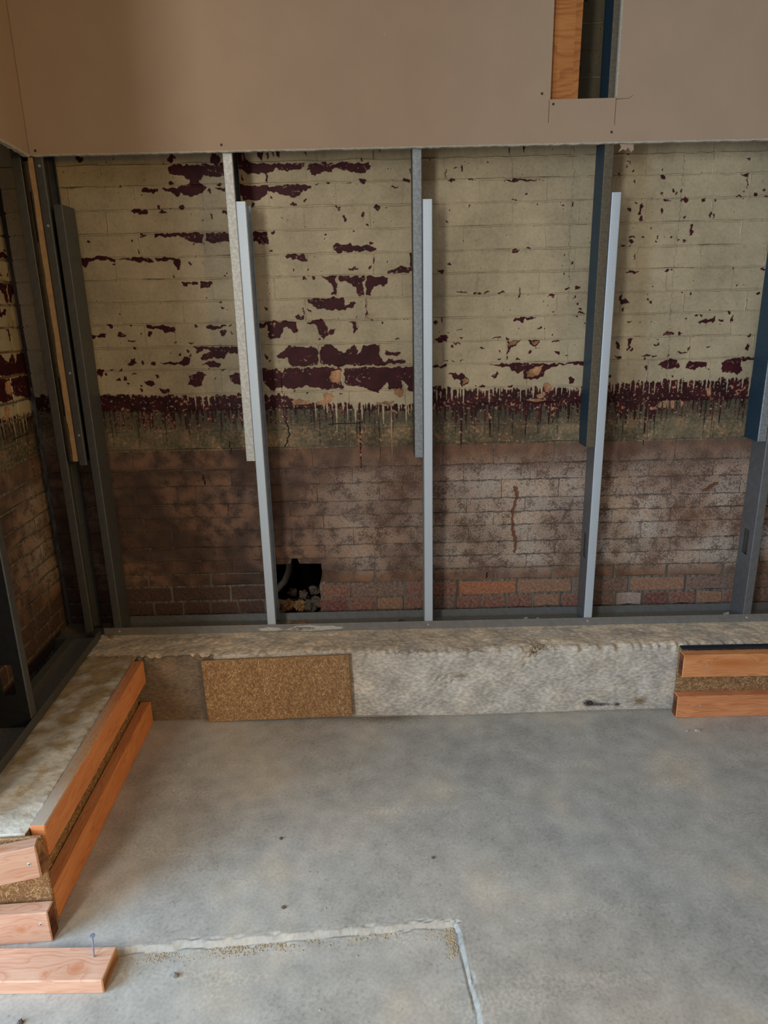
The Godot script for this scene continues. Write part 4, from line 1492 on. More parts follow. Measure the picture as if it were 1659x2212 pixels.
func screw_head(st: SurfaceTool, at: Vector3, r: float, dir := Vector3.BACK) -> void:
	var b := Basis()
	if dir.is_equal_approx(Vector3.BACK):
		b = Basis(Vector3.RIGHT, PI / 2)
	elif dir.is_equal_approx(Vector3.RIGHT):
		b = Basis(Vector3.BACK, -PI / 2)
	lathe(st, [Vector2(r * 0.25, r * 0.05), Vector2(r * 0.4, r * 0.22), Vector2(r * 0.85, r * 0.2), Vector2(r, 0.0), Vector2(r, -r * 0.4)], 10, Transform3D(b, at))


func build_framing() -> void:
	var bright: Material = M.steel
	var lower := "full height steel studs standing in the bottom track"
	var upper := "cut steel studs hanging from behind the gypsum board"
	stud("bright cut steel stud with pale speckled face, left of the stud by the wall hole", -0.4975, 0.032, 0.954, 2.98, M.steel_dark, M.steel_white, upper)
	stud("grey cut steel stud at the middle of the wall, dotted face, beside the middle stud", 0.1165, 0.031, 0.954, 2.98, M.steel_dark, M.steel_grey, upper)
	stud("brown cut steel stud with painted-in blue sheen, running up past the board opening", 0.740, 0.0315, 0.977, 2.98, M.steel_blue, M.steel_brown, upper)
	stud("cut steel stud with a painted-in blue sheen at the right edge of the wall", 1.362, 0.0315, 0.985, 2.98, M.steel_blue, M.steel_grey, upper)
	var cs := stud("short dark cut steel stud next to the tan strip in the left corner", -1.107, 0.028, 0.952, 2.98, M.steel_dark, M.steel_dim, upper, true)
	for y in [0.99, 0.81, 0.33, 0.11]:
		var q := begin()
		screw_head(q, Vector3(0.016, y, 0.0014), 0.0042)
		part("screw", q, M.zinc, cs)
	stud("dark steel stud standing in the track nearest the left corner of the back wall", -1.066, 0.030, CURB + 0.004, 1.826, M.steel_dim, M.steel_dim, lower, false)
	stud("bright steel stud standing directly in front of the black hole in the brick", -0.4655, 0.033, CURB + 0.004, 1.823, bright, M.steel_ribbed, lower)
	stud("bright steel stud in the middle of the wall, standing in the track", 0.1490, 0.033, CURB + 0.004, 1.818, bright, M.steel_ribbed, lower)
	stud("steel stud with a square web hole, below the opening in the gypsum board", 0.7725, 0.032, CURB + 0.004, 1.826, M.steel_side, M.steel_ribbed, lower, true, [0.585])
	stud("steel stud standing in the track at the right edge, above the stacked right planks", 1.3950, 0.032, CURB + 0.004, 1.826, M.steel_side, M.steel_side, lower, true, [0.585])
	stud("dark steel stud turned into the corner, left of the tan strip, down to the curb", -1.180, 0.031, CURB, 2.98, M.steel_dim, M.steel_dim, "", true, [], 0.0, 0.09)

	# the slotted corner stud and the strip of board screwed to it
	var c := thing("corner_stud", "thin slotted steel corner stud with a row of dark slots beside the tan strip", "stud", Vector3(-1.148, 0.967, 0.0))
	var st := begin()
	sheet(st, PackedVector2Array([Vector2(0.0, -0.06), Vector2(0.0, -0.001), Vector2(0.0215, -0.001)]), 0.0014, 0.0, 0.99)
	part("flange", st, M.steel_brown, c)
	for y in [[0.745, 0.9], [0.165, 0.30]]:
		var slots := begin()
		bevel_box(slots, Vector3(0.0135, y[0], -0.0008), Vector3(0.0175, y[1], 0.0004), 0.0)
		part("slot", slots, M.black, c)
	var sl := begin()
	var o2 := PackedVector2Array()
	for k in 26:
		o2.append(Vector2(-1.1255 + rng.randf_range(-0.0022, 0.0018), 0.967 + k * 0.04))
	o2.append(Vector2(-1.1105, 1.967))
	o2.append(Vector2(-1.1105, 0.967))
	slab(sl, o2, -0.03, 0.002)
	var strip := part("wood_strip", sl, M.raw_board, self)
	tag(strip, "narrow tan strip with a torn edge standing in the left corner below the board", "strip")

	# left wall: one stud turned side on to the door light, and its track
	var e := thing("steel_stud", "dark steel stud of the left wall, its wide web facing the doorway", "stud", Vector3(-1.082, CURB + 0.004, 0.62))
	e.rotation.y = PI / 2 + 0.055
	# in its own axes the web is the near side and the flange looks into the room
	stud_skin(e, 0.0, 0.033, 0.1, 0.0, 1.55, 0.0, true, M.steel_navy, M.steel_dim, [0.16])

	# tracks
	var tr := thing("bottom_track", "long steel bottom track under the studs along the back wall", "track", Vector3(0, CURB, 0))
	var b := begin()
	bevel_box(b, Vector3(-1.105, 0.0, -0.1005), Vector3(1.80, 0.0016, 0.001), 0.0)
	part("track_base", b, M.steel_track_in, tr)
	for z in [0.0016, -0.1025]:
		var f := begin()
		bevel_box(f, Vector3(-1.105, 0.0, z - 0.0008), Vector3(1.80, 0.0325, z + 0.0008), 0.0004)
		part("flange", f, M.steel_track if z > 0 else M.steel_track_back, tr)
	for x in [-1.045, -0.447, 0.163, 0.787, 1.41]:
		var s := begin()
		screw_head(s, Vector3(x, 0.018, 0.0026), 0.0042)
		part("screw", s, M.zinc, tr)
	var spill := begin()
	for q in [[-0.455, 0.05, 0.008], [-0.29, 0.12, 0.012], [-0.33, 0.06, 0.007]]:
		var o := PackedVector2Array()
		for k in 22:
			var a := TAU * k / 22.0
			o.append(Vector2(q[0] + cos(a) * q[1] * rng.randf_range(0.6, 1.1), 0.013 + sin(a) * q[2] * rng.randf_range(0.7, 1.2)))
		slab(spill, o, 0.0022, 0.0034)
	part("plaster_smear", spill, M.plaster, tr)

	var tl := thing("bottom_track", "dark steel bottom track along the left wall behind the dusty curb", "track", Vector3(-1.113, CURB, 0.02))
	tl.rotation.y = 0.055
	var b2 := begin()
	bevel_box(b2, Vector3(-0.102, 0.0, 0.0), Vector3(0.0, 0.0016, 1.08), 0.0)
	part("track_base", b2, M.steel_track_in, tl)
	for x in [0.0, -0.1025]:
		var f := begin()
		bevel_box(f, Vector3(x - 0.0008, 0.0, 0.0), Vector3(x + 0.0008, 0.032, 1.08), 0.0004)
		part("flange", f, M.steel_dim, tl)


# ---------------------------------------------------------------- gypsum board
func build_boards() -> void:
	var edge := PackedVector2Array()
	var x := -1.110
	while x < 1.80:
		edge.append(Vector2(x, 1.969 + rng.randf_range(-0.0015, 0.0015)))
		x += 0.022
	edge.append(Vector2(1.80, 1.969))
	var split := 0
	while edge[split].x < 0.655:
		split += 1
	var left := edge.slice(0, split)
	left.append_array([Vector2(0.655, 1.969), Vector2(0.655, 2.0965), Vector2(0.553, 2.096), Vector2(0.553, 2.62), Vector2(0.655, 2.62), Vector2(0.655, 2.99), Vector2(-1.110, 2.99)])
	var right := PackedVector2Array([Vector2(0.655, 1.969)])
	right.append_array(edge.slice(split))
	right.append_array([Vector2(1.80, 2.99), Vector2(0.655, 2.99), Vector2(0.655, 2.62), Vector2(0.760, 2.62), Vector2(0.762, 2.097), Vector2(0.655, 2.0965)])
	var o := thing("gypsum_board", "large tan gypsum board across the back wall with a tall cut opening", "wallboard", Vector3(0, 0, 0.0005))
	var st := begin()
	slab(st, left, 0.0, 0.0155)
	slab(st, right, 0.0, 0.0155)
	part("board", st, M.gypsum, o)
	# the snapped lower edge shows the white core, torn and uneven
	var core := begin()
	var c := PackedVector2Array([Vector2(-1.10, 1.972)])
	x = -1.10
	while x < 1.80:
		c.append(Vector2(x, 1.9678 + rng.randf_range(-0.0022, 0.0006)))
		x += 0.011
	c.append(Vector2(1.80, 1.972))
	slab(core, c, 0.0015, 0.0165)
	part("core", core, M.core, o, "white broken core along the lower edge")
	var scr := [[0.526, 2.113], [0.563, 2.083], [0.753, 2.0], [-0.494, 1.988], [-1.09, 1.983]]
	for s in scr:
		var h := begin()
		screw_head(h, Vector3(s[0], s[1], 0.0152), 0.0042)
		part("screw", h, M.black_screw, o)
	var fl := begin()
	lathe(fl, [Vector2(0.0, 0.001), Vector2(0.003, 0.0)], 8, Transform3D(Basis(Vector3.RIGHT, PI / 2), Vector3(0.034, 2.285, 0.0158)))
	part("paper_nick", fl, M.core, o)
	for s in [[0.5495, 2.03, 2.095], [0.7605, 2.02, 2.095]]:
		var l := begin()
		bevel_box(l, Vector3(s[0] - 0.0006, s[1], 0.0150), Vector3(s[0] + 0.0006, s[2], 0.0158), 0.0)
		part("score_line", l, M.black, o)
	var tear := begin()
	var z0 := 0.0158
	for q in [[0.7605, 2.0935, 0.80, 2.0945], [0.80, 2.0945, 0.815, 2.104]]:
		slab(tear, PackedVector2Array([Vector2(q[0], q[1] - 0.0007), Vector2(q[2], q[3] - 0.0004), Vector2(q[2], q[3] + 0.0004), Vector2(q[0], q[1] + 0.0007)]), 0.015, z0)
	part("score_line", tear, M.black, o)
	var ce := begin()
	bevel_box(ce, Vector3(0.7585, 2.098, 0.001), Vector3(0.7645, 2.62, 0.0162), 0.001)
	part("core", ce, M.core, o, "white cut edge at the right of the opening")

	var l2 := thing("gypsum_board", "tan gypsum board of the left wall, its lower corner at the top left", "wallboard", Vector3(-1.1105, 0, 0.017))
	l2.rotation.y = 0.09
	var ed := PackedVector2Array()
	var st2 := begin()
	var zz := 0.0
	while zz < 0.83:
		ed.append(Vector2(-zz, 1.969 + rng.randf_range(-0.002, 0.002)))
		zz += 0.03
	ed.append_array([Vector2(-0.83, 2.99), Vector2(0.0, 2.99)])
	# drawn in a plane that faces +x: the outline's x runs towards the back wall
	var f := begin()
	slab(f, ed, -0.0155, 0.0)
	var bd := part("board", f, M.gypsum, l2)
	bd.rotation.y = PI / 2
	var co := begin()
	var c2 := PackedVector2Array([Vector2(0.0, 1.973)])
	zz = 0.0
	while zz < 0.82:
		c2.append(Vector2(-zz, 1.9655 + rng.randf_range(-0.003, 0.001)))
		zz += 0.014
	c2.append(Vector2(-0.82, 1.973))
	slab(co, c2, -0.0145, 0.001)
	var cp := part("core", co, M.core, l2, "white broken core along the lower edge")
	cp.rotation.y = PI / 2

	# plywood let in behind the opening
	var p := begin()
	var ply := PackedVector2Array([Vector2(0.42, 2.05), Vector2(0.6435, 2.05), Vector2(0.6445, 2.2), Vector2(0.6465, 2.38), Vector2(0.650, 2.72), Vector2(0.42, 2.72)])
	slab(p, ply, -0.019, -0.002, func(q: Vector3, _n: Vector3) -> Vector2: return Vector2(q.x * 1.6, q.y * 1.6))
	var pl := part("plywood_panel", p, M.plywood, self)
	tag(pl, "orange brown plywood piece showing through the opening in the tan board", "plywood")

	var torn := begin()
	var tp := PackedVector2Array([Vector2(0.785, 1.968), Vector2(0.79, 1.958), Vector2(0.782, 1.944), Vector2(0.797, 1.952), Vector2(0.806, 1.948), Vector2(0.812, 1.957), Vector2(0.824, 1.943), Vector2(0.832, 1.951), Vector2(0.829, 1.962), Vector2(0.834, 1.968)])
	slab(torn, tp, 0.004, 0.006)
	tag(part("paper_scrap", torn, M.gypsum, self), "torn flap of board paper hanging from the lower edge right of the brown stud", "paper")


# ---------------------------------------------------------------- lumber
func wood_tex(sd: int, base: Color, dark: Color, knots := [], dust := 0.0, w := 768, h := 384) -> ImageTexture:
	var n1 := noise(w, h, 0.010, sd, 3, FastNoiseLite.TYPE_SIMPLEX_SMOOTH, 6.0)
	var n2 := noise(w, h, 0.16, sd + 1, 2, FastNoiseLite.TYPE_SIMPLEX_SMOOTH, 12.0)
	var n3 := noise(w, h, 0.005, sd + 2, 2)
	var nd := noise(w, h, 0.05, sd + 3, 4)
	var out := PackedByteArray()
	out.resize(w * h * 3)
	var b3 := Vector3(base.r, base.g, base.b)
	var d3 := Vector3(dark.r, dark.g, dark.b)
	var halo := Vector3(dark.r * 1.08, dark.g * 0.98, dark.b * 0.8)
	var top := int(h * 0.28)
	for j in h:
		for i in w:
			var k := j * w + i
			var v := j * 0.038 + (n1[k] - 128) * 0.009 + (n3[k] - 128) * 0.008
			var kn := 0.0
			for q in knots:
				var dx: float = (i * 1024.0 / w - q[0]) / q[2]
				var dy: float = (j * 256.0 / h - q[1]) / q[3]
				var d2 := dx * dx + dy * dy
				if d2 < 20.0:
					var d := sqrt(d2)
					v += (d * 2.6 - v) * exp(-d2 * 0.45)
					kn = maxf(kn, exp(-d2 * 0.8))
			var ring := v - floorf(v)
			var f := smoothstep(0.35, 0.92, ring) * (1.0 - smoothstep(0.92, 1.0, ring))
			f = f * 0.36 + (n2[k] - 128) * 0.0015 + 0.14 + (n3[k] - 128) * 0.0015
			f = clampf(f + kn * 0.35, 0.0, 1.0)
			var c := b3.lerp(d3, f).lerp(halo, kn * 0.45)
			if dust > 0.0 and j < top:
				var u := i / float(w)
				var q := clampf((1.0 - u * 1.25) * dust + (nd[k] - 128) * 0.005 + (0.3 - j / float(top) * 0.55), 0.0, 0.95)
				c = c.lerp(Vector3(0.78, 0.74, 0.69), q)
			out[k * 3] = clampi(int(c.x * 255), 0, 255)
			out[k * 3 + 1] = clampi(int(c.y * 255), 0, 255)
			out[k * 3 + 2] = clampi(int(c.z * 255), 0, 255)
	return tex(w, h, out)


func osb_tex(sd: int, w := 1024, h := 512) -> ImageTexture:
	rng.seed = sd
	var im := Image.create(w, h, false, Image.FORMAT_RGB8)
	im.fill(Color(0.54, 0.41, 0.29))
	var tones := [Color(0.80, 0.66, 0.46), Color(0.72, 0.57, 0.38), Color(0.60, 0.45, 0.30), Color(0.55, 0.41, 0.29), Color(0.90, 0.79, 0.61), Color(0.70, 0.54, 0.39), Color(0.42, 0.30, 0.21), Color(0.77, 0.64, 0.47)]
	for q in 13000:
		var x := rng.randf() * w
		var y := rng.randf() * h
		var a := rng.randf() * PI
		var n := int(rng.randf_range(5, 28))
		var t := rng.randf_range(1.0, 3.4)
		var c: Color = tones[rng.randi() % tones.size()]
		c = c.lerp(Color(0.72, 0.58, 0.44), 0.18)
		for k in n:
			im.fill_rect(Rect2i(int(x + cos(a) * k), int(y + sin(a) * k), maxi(1, int(t)), maxi(1, int(t * 0.8))), c)
	return ImageTexture.create_from_image(im)


# uv for a board that lies along its own x: the top takes the upper band of the texture, the face the rest
func board_uv(len: float, hi: Vector3, lo: Vector3) -> Callable:
	return func(p: Vector3, n: Vector3) -> Vector2:
		var u := (p.x - lo.x) / len
		if absf(n.y) > 0.5:
			return Vector2(u, 0.02 + 0.25 * (p.z - lo.z) / (hi.z - lo.z))
		return Vector2(u, 0.29 + 0.69 * (hi.y - p.y) / (hi.y - lo.y))


func board(called: String, label: String, category: String, at: Vector3, turn: float, lo: Vector3, hi: Vector3, m: Material, group := "", ends := "", me: Material = null, screws := [], span := 0.0) -> Node3D:
	var o := thing(called, label, category, at, turn, group)
	var st := begin()
	bevel_box(st, lo, hi, 0.0028, board_uv(span if span > 0 else hi.x - lo.x, hi, lo), [] if ends == "" else [ends])
	part("board", st, m, o)
	if ends:
		var e := begin()
		var x := hi.x if ends == "x+" else lo.x
		var s := 1.0 if ends == "x+" else -1.0
		var b := 0.0028
		face(e, [Vector3(x, lo.y + b, lo.z + b), Vector3(x, hi.y - b, lo.z + b), Vector3(x, hi.y - b, hi.z - b), Vector3(x, lo.y + b, hi.z - b)], Vector3(s, 0, 0), [Vector2(0, 0), Vector2(0, 0.089 * 6), Vector2(0.2, 0.5), Vector2(0.2, 0)])
		part("end_grain", e, me, o)
	for q in screws:
		var s := begin()
		screw_head(s, q[0], 0.0045, q[1])
		part("screw", s, M.zinc, o)
		var hole := begin()
		lathe(hole, [Vector2(0.0, 0.0), Vector2(0.0016, -0.0002)], 8, Transform3D(Basis(Vector3.RIGHT, PI / 2) if q[1] == Vector3.BACK else Basis(), q[0] + q[1] * 0.0012))
		part("drive_recess", hole, M.black, o)
	return o


func build_lumber() -> void:
	var B := Vector3.BACK
	var fir := Color(0.95, 0.64, 0.42)
	var firdark := Color(0.78, 0.45, 0.27)
	var pale := Color(0.93, 0.76, 0.66)
	var paledark := Color(0.80, 0.55, 0.44)
	var t_lu := mat(Color.WHITE, 0.75, 0.0, wood_tex(301, fir, firdark, [[560, 150, 9, 7], [820, 120, 10, 9]], 1.15))
	var t_ll := mat(Color.WHITE, 0.75, 0.0, wood_tex(311, fir, firdark, [[300, 150, 12, 10]], 0.1))
	var t_eu := mat(Color.WHITE, 0.7, 0.0, wood_tex(321, pale.darkened(0.08), paledark.darkened(0.06), [[820, 130, 16, 10], [650, 170, 22, 18], [900, 40, 26, 10]], 0.0))
	var t_el := mat(Color.WHITE, 0.7, 0.0, wood_tex(331, pale.darkened(0.08), paledark.darkened(0.06), [[870, 165, 20, 14]], 0.0))
	var t_lo := mat(Color.WHITE, 0.7, 0.0, wood_tex(341, pale, paledark, [[905, 46, 24, 9], [795, 56, 12, 5]], 0.0))
	# the knife marks of the planer on the loose board
	var marked: Image = t_lo.albedo_texture.get_image()
	for run in [[415, 470], [556, 604]]:
		for x in range(run[0], run[1]):
			for k in [-1, 1]:
				var y: int = 84 + ((x * int(k)) % 14 + 14) % 14
				marked.set_pixel(x, y, marked.get_pixel(x, y).lerp(Color(1.0, 0.9, 0.82), 0.5))
	t_lo.albedo_texture = ImageTexture.create_from_image(marked)
	var t_ru := mat(Color.WHITE, 0.75, 0.0, wood_tex(351, Color(0.92, 0.64, 0.43), Color(0.72, 0.42, 0.24), [[240, 140, 90, 26]], 0.0))
	var t_rl := mat(Color.WHITE, 0.75, 0.0, wood_tex(361, Color(0.91, 0.62, 0.43), Color(0.70, 0.40, 0.24), [[540, 205, 9, 12]], 0.0))
	var end := mat(Color(0.82, 0.60, 0.42), 0.9, 0.0, M.end_rings)
	var end_dark := mat(Color(0.56, 0.36, 0.27), 0.9, 0.0, M.end_rings)

	# planks of the left curb: own x runs from the doorway to the back wall, own z into the room
	var turn := PI / 2 + 0.0423
	board("plank", "long orange brown plank capping the left curb, dusty on top, above its twin", "plank", Vector3(-0.849, 0.181, 1.055), turn, Vector3(0.014, 0, -0.038), Vector3(0.846, 0.088, 0), t_lu, "planks along the left curb", "x+", end)
	board("plank", "long orange brown plank lying on the floor at the foot of the left curb", "plank", Vector3(-0.849, 0.0, 1.055), turn, Vector3(0, 0.0, -0.038), Vector3(0.868, 0.089, 0), t_ll, "planks along the left curb", "x+", end)
	var s1 := board("particle_board", "long brown particle board strip between the two planks of the left curb", "particle board", Vector3(-0.849, 0.0, 1.055), turn, Vector3(0.0, 0.002, -0.051), Vector3(0.85, 0.256, -0.0395), M.osb_long, "", "")
	s1.rotation.y = turn

	# the end of the left curb, boarded towards the doorway
	# its end is sawn askew
	bend_to = func(p: Vector3) -> Vector3: return p + Vector3(0.022 * clampf(-p.z / 0.036, 0, 1) * (1.0 - p.y / 0.089), 0, 0) if p.x > -0.01 else p
	board("plank", "pale pink plank with a screw, upper one at the near end of the left curb", "plank", Vector3(-0.838, 0.181, 1.112), 0.27, Vector3(-0.62, 0, -0.036), Vector3(0, 0.089, 0), t_eu, "planks boarding the near end of the left curb", "x+", end, [[Vector3(-0.020, 0.045, 0.0), B]])
	bend_to = null
	board("plank", "pale pink plank with a knot, lower one at the near end of the left curb", "plank", Vector3(-0.833, 0.0, 1.125), 0.06, Vector3(-0.46, 0, -0.038), Vector3(0, 0.089, 0), t_el, "planks boarding the near end of the left curb", "x+", end_dark, [[Vector3(-0.020, 0.056, 0.0), B]])
	board("particle_board", "brown particle board between the two pale planks at the near end of the left curb", "particle board", Vector3(-0.842, 0.0, 1.0760), 0.06, Vector3(-0.56, 0.002, -0.0100), Vector3(0, 0.267, 0), M.osb, "")
	# the loose board in the doorway and the screw standing in it
	board("plank", "loose pink plank lying flat on the floor with a screw standing in it", "plank", Vector3(-0.660, -0.0132, 1.2505), -0.01, Vector3(-0.62, 0, -0.088), Vector3(0, 0.038, 0), t_lo, "", "x+", end)
	var n := thing("screw", "long zinc screw standing upright in the loose pink plank", "screw", Vector3(-0.703, 0.0250, 1.190))
	n.rotation = Vector3(0.04, 0, -0.10)
	var sh := begin()
	lathe(sh, [Vector2(0.0022, -0.012), Vector2(0.0022, 0.058), Vector2(0.003, 0.0625)], 10)
	part("shank", sh, M.zinc_blue, n)
	var hd := begin()
	lathe(hd, [Vector2(0.003, 0.0615), Vector2(0.0062, 0.0655), Vector2(0.0062, 0.0672), Vector2(0.002, 0.0678), Vector2(0.0, 0.0672)], 12)
	part("head", hd, M.zinc_blue, n)

	# the right hand stack
	board("plank", "orange plank with arching grain on the right, upper one of its stack", "plank", Vector3(1.056, 0.181, 0.262), -0.005, Vector3(0, 0, -0.038), Vector3(0.74, 0.089, 0), t_ru, "planks of the right curb", "x-", end_dark, [[Vector3(0.087, 0.044, 0), B]])
	board("plank", "orange plank with a small dark knot on the right, lower one on the floor", "plank", Vector3(1.062, 0.0, 0.237), 0.0, Vector3(0, 0.0, -0.038), Vector3(0.74, 0.089, 0), t_rl, "planks of the right curb", "x-", end_dark, [[Vector3(0.087, 0.048, 0), B]])
	board("particle_board", "brown particle board behind the two orange planks on the right", "particle board", Vector3(1.068, 0.0, 0.1980), 0.0, Vector3(0, 0.002, -0.0110), Vector3(0.732, 0.268, 0.0), M.osb, "")
	var fz := begin()
	bevel_box(fz, Vector3(1.066, 0.271, 0.196), Vector3(1.80, 0.276, 0.222), 0.001)  # thin dark strip in the gap behind the upper plank
	tag(part("top_strip", fz, M.dark_strip, self), "thin dark blue strip along the top behind the upper right plank", "strip")

	# the panel in the middle of the back curb, hung a little out of level
	var ob := board("particle_board", "square cut brown particle board panel screwed to the face of the back curb", "particle board", Vector3(-0.676, 0.003, 0.203), 0.0, Vector3(0, 0, -0.0115), Vector3(0.543, 0.255, 0), M.osb, "", "", null, [[Vector3(0.025, 0.203, 0), B], [Vector3(0.522, 0.218, 0), B], [Vector3(0.506, 0.035, 0), B]])
	ob.rotation.z = 0.021


# ---------------------------------------------------------------- odds and ends
func stone(label: String, at: Vector3, size: Vector3, c: Material, sd: int, group := "", called := "stone", category := "stone", turn := 0.0) -> void:
	var st := begin()
	lump(st, size, sd, 0.5 if called == "rubble_stone" else 0.25)
	var o := part(called, st, c, self)
	o.position = at
	o.rotation.y = turn
	tag(o, label, category, group)


func build_rubble() -> void:
	var dusty: Material = M.stone
	var tan: Material = M.stone_tan
	var g := "stones lying in the hole in the brick wall"
	var spots := [[-0.462, 0.300, -0.20, 0.026, 0], [-0.41, 0.305, -0.175, 0.030, 1], [-0.362, 0.298, -0.18, 0.028, 1], [-0.318, 0.30, -0.185, 0.030, 0], [-0.285, 0.322, -0.178, 0.026, 0], [-0.30, 0.355, -0.205, 0.022, 0], [-0.345, 0.335, -0.215, 0.024, 0], [-0.39, 0.34, -0.225, 0.02, 0]]
	for k in spots.size():
		var s: Array = spots[k]
		stone("rough stone in the heap of rubble filling the bottom of the wall hole", Vector3(s[0], s[1], s[2]), Vector3(s[3], s[3] * 0.8, s[3] * 0.85), tan if s[4] else dusty, 400 + k, g, "rubble_stone", "stone", k * 1.3)
	var fill_ := begin()
	lump(fill_, Vector3(0.105, 0.04, 0.07), 444, 0.2, 9)
	var f := part("rubble_heap", fill_, dusty, self)
	f.position = Vector3(-0.37, 0.235, -0.30)
	tag(f, "loose mortar rubble underneath the stones in the wall hole", "rubble")
	f.set_meta("kind", "stuff")
	# the bent pipe inside the hollow
	var st := begin()
	var path := [Vector3(-0.425, 0.52, -0.33), Vector3(-0.41, 0.45, -0.31), Vector3(-0.412, 0.41, -0.29), Vector3(-0.43, 0.375, -0.26), Vector3(-0.47, 0.345, -0.22), Vector3(-0.52, 0.32, -0.19)]
	for k in path.size() - 1:
		for j in 12:
			var p := []
			var m := []
			for c in [[k, j], [k, j + 1], [k + 1, j + 1], [k + 1, j]]:
				var d: Vector3 = (path[mini(c[0] + 1, path.size() - 1)] - path[maxi(c[0] - 1, 0)]).normalized()
				var e := d.cross(Vector3.BACK).normalized()
				var e2 := d.cross(e)
				var a: float = TAU * c[1] / 12.0
				var o := e * cos(a) + e2 * sin(a)
				m.append(o)
				p.append(path[c[0]] + o * 0.014)
			tri(st, [p[0], p[1], p[2]], [m[0], m[1], m[2]], [Vector2.ZERO, Vector2.RIGHT, Vector2.DOWN])
			tri(st, [p[0], p[2], p[3]], [m[0], m[2], m[3]], [Vector2.ZERO, Vector2.RIGHT, Vector2.DOWN])
	tag(part("pipe", st, M.pipe, self), "bent grey pipe inside the black hole in the brick wall", "pipe")

	var tg := "crumbs of old mortar lying in the bottom track"
	var y := CURB + 0.0016
	for q in [[-0.585, 0.012, -0.03, 0.021, "wide lump of tan mortar in the track just left of the stud by the hole"], [-0.553, 0.011, -0.028, 0.016, "middle tan mortar lump of three left of the stud by the hole"], [-0.528, 0.010, -0.03, 0.013, "smallest tan mortar lump touching the stud by the hole"], [-0.387, 0.011, -0.045, 0.010, "small crusty mortar crumb in the track right of the hole stud"], [-0.342, 0.009, -0.05, 0.024, "flat smooth tan stone lying in the track under the wall hole"], [-0.300, 0.007, -0.05, 0.009, "pinkish mortar crumb right of the flat tan stone in the track"], [0.06, 0.008, -0.05, 0.014, "grey lump in the track just left of the middle stud"], [0.56, 0.005, -0.06, 0.009, "larger of two white crumbs in the track left of the square-holed stud"], [0.605, 0.005, -0.055, 0.007, "smaller white crumb in the track left of the square-holed stud"]]:
		stone(q[4], Vector3(q[0], y + q[1] * 0.8, q[2]), Vector3(q[3], q[1], q[3] * 0.75), M.plaster if q[0] > 0.5 else (dusty if q[0] > 0.0 else tan), 500 + int(q[0] * 100), tg, "mortar_crumb", "mortar")
	stone("yellowish mortar chip on the curb just in front of the left track corner", Vector3(-1.073, CURB + 0.006, 0.022), Vector3(0.011, 0.006, 0.008), tan, 531, "", "mortar_crumb", "mortar")
	stone("round grey pebble on the sunken slab, right of the loose plank", Vector3(-0.510, -0.009, 1.213), Vector3(0.007, 0.008, 0.006), M.stone_grey, 541, "pebbles on the floor", "pebble", "pebble")
	stone("dark pebble on the sunken slab in the near left, below the loose plank", Vector3(-0.818, -0.010, 1.315), Vector3(0.006, 0.006, 0.006), M.stone_dark, 542, "pebbles on the floor", "pebble", "pebble")
	stone("larger white chip on the floor in front of the right planks", Vector3(1.105, 0.003, 0.322), Vector3(0.010, 0.005, 0.006), M.plaster, 543, "chips on the floor by the right planks", "pebble", "pebble")
	stone("smaller white chip on the floor left of its larger neighbour by the right planks", Vector3(1.068, 0.003, 0.322), Vector3(0.005, 0.003, 0.004), M.plaster, 544, "chips on the floor by the right planks", "pebble", "pebble")
	for q in [[0.115, 0.885, 0.004, "tiny dark twist of debris in the middle of the open floor"], [-0.32, 0.80, 0.005, "small brown crumb on the floor in the left middle of the slab"], [-0.28, 1.04, 0.005, "dark crumb just beyond the chipped step edge"], [-0.395, 1.165, 0.003, "tiny white speck on the sunken slab near the step"], [-0.165, 1.30, 0.0032, "lone white speck on the sunken slab in the near foreground"]]:
		stone(q[3], Vector3(q[0], (-0.0135 if q[1] > 1.12 else 0.002), q[1]), Vector3(q[2], q[2] * 0.7, q[2]), M.plaster if "white" in q[3] else M.stone_dark, 560 + int(q[1] * 50), "", "crumb", "debris")
	var tab := begin()
	bevel_box(tab, Vector3(-0.012, 0.0, -0.0005), Vector3(0.012, 0.020, 0.0005), 0.0)
	var tb := part("paper_scrap", tab, M.plaster, self)
	tb.position = Vector3(1.352, CURB + 0.004, -0.03)
	tb.rotation = Vector3(-0.5, 0.2, 0.1)
	tag(tb, "small pale paper tab in the track at the foot of the right edge stud", "paper")

	# grit gathered along the step
	var mm := MultiMesh.new()
	mm.transform_format = MultiMesh.TRANSFORM_3D
	var grain := begin()
	lump(grain, Vector3.ONE, 600, 0.3, 3)
	mm.mesh = grain.commit()
	mm.mesh.surface_set_material(0, M.grit)
	mm.instance_count = 900
	for k in 900:
		var p: Vector3
		if k < 520:
			var x := rng.randf_range(-0.66, 0.14)
			if rng.randf() < 0.5:
				x = rng.randf_range(-0.66, -0.25)
			p = Vector3(x, -0.0115, edge_z(x) + 0.008 + absf(rng.randfn(0.0, 0.012)))
		elif k < 760:
			var z := 1.10 + absf(rng.randfn(0.0, 0.05))
			p = Vector3(edge_x(z) - 0.008 - absf(rng.randfn(0.0, 0.014)), -0.0115, z)
		else:
			p = Vector3(rng.randfn(-0.25, 0.35), 0.0005, rng.randf_range(0.3, 1.05))
			p.x = clampf(p.x, -0.8, 1.0)
		var s := rng.randf_range(0.0008, 0.0026)
		mm.set_instance_transform(k, Transform3D(Basis(Vector3.UP, rng.randf() * TAU).scaled(Vector3(s, s * 0.7, s)), p))
	var mi := MultiMeshInstance3D.new()
	mi.name = numbered("grit")
	mi.multimesh = mm
	add_child(mi)
	tag(mi, "sandy grit swept along the step of the slab and over the floor", "grit")
	mi.set_meta("kind", "stuff")


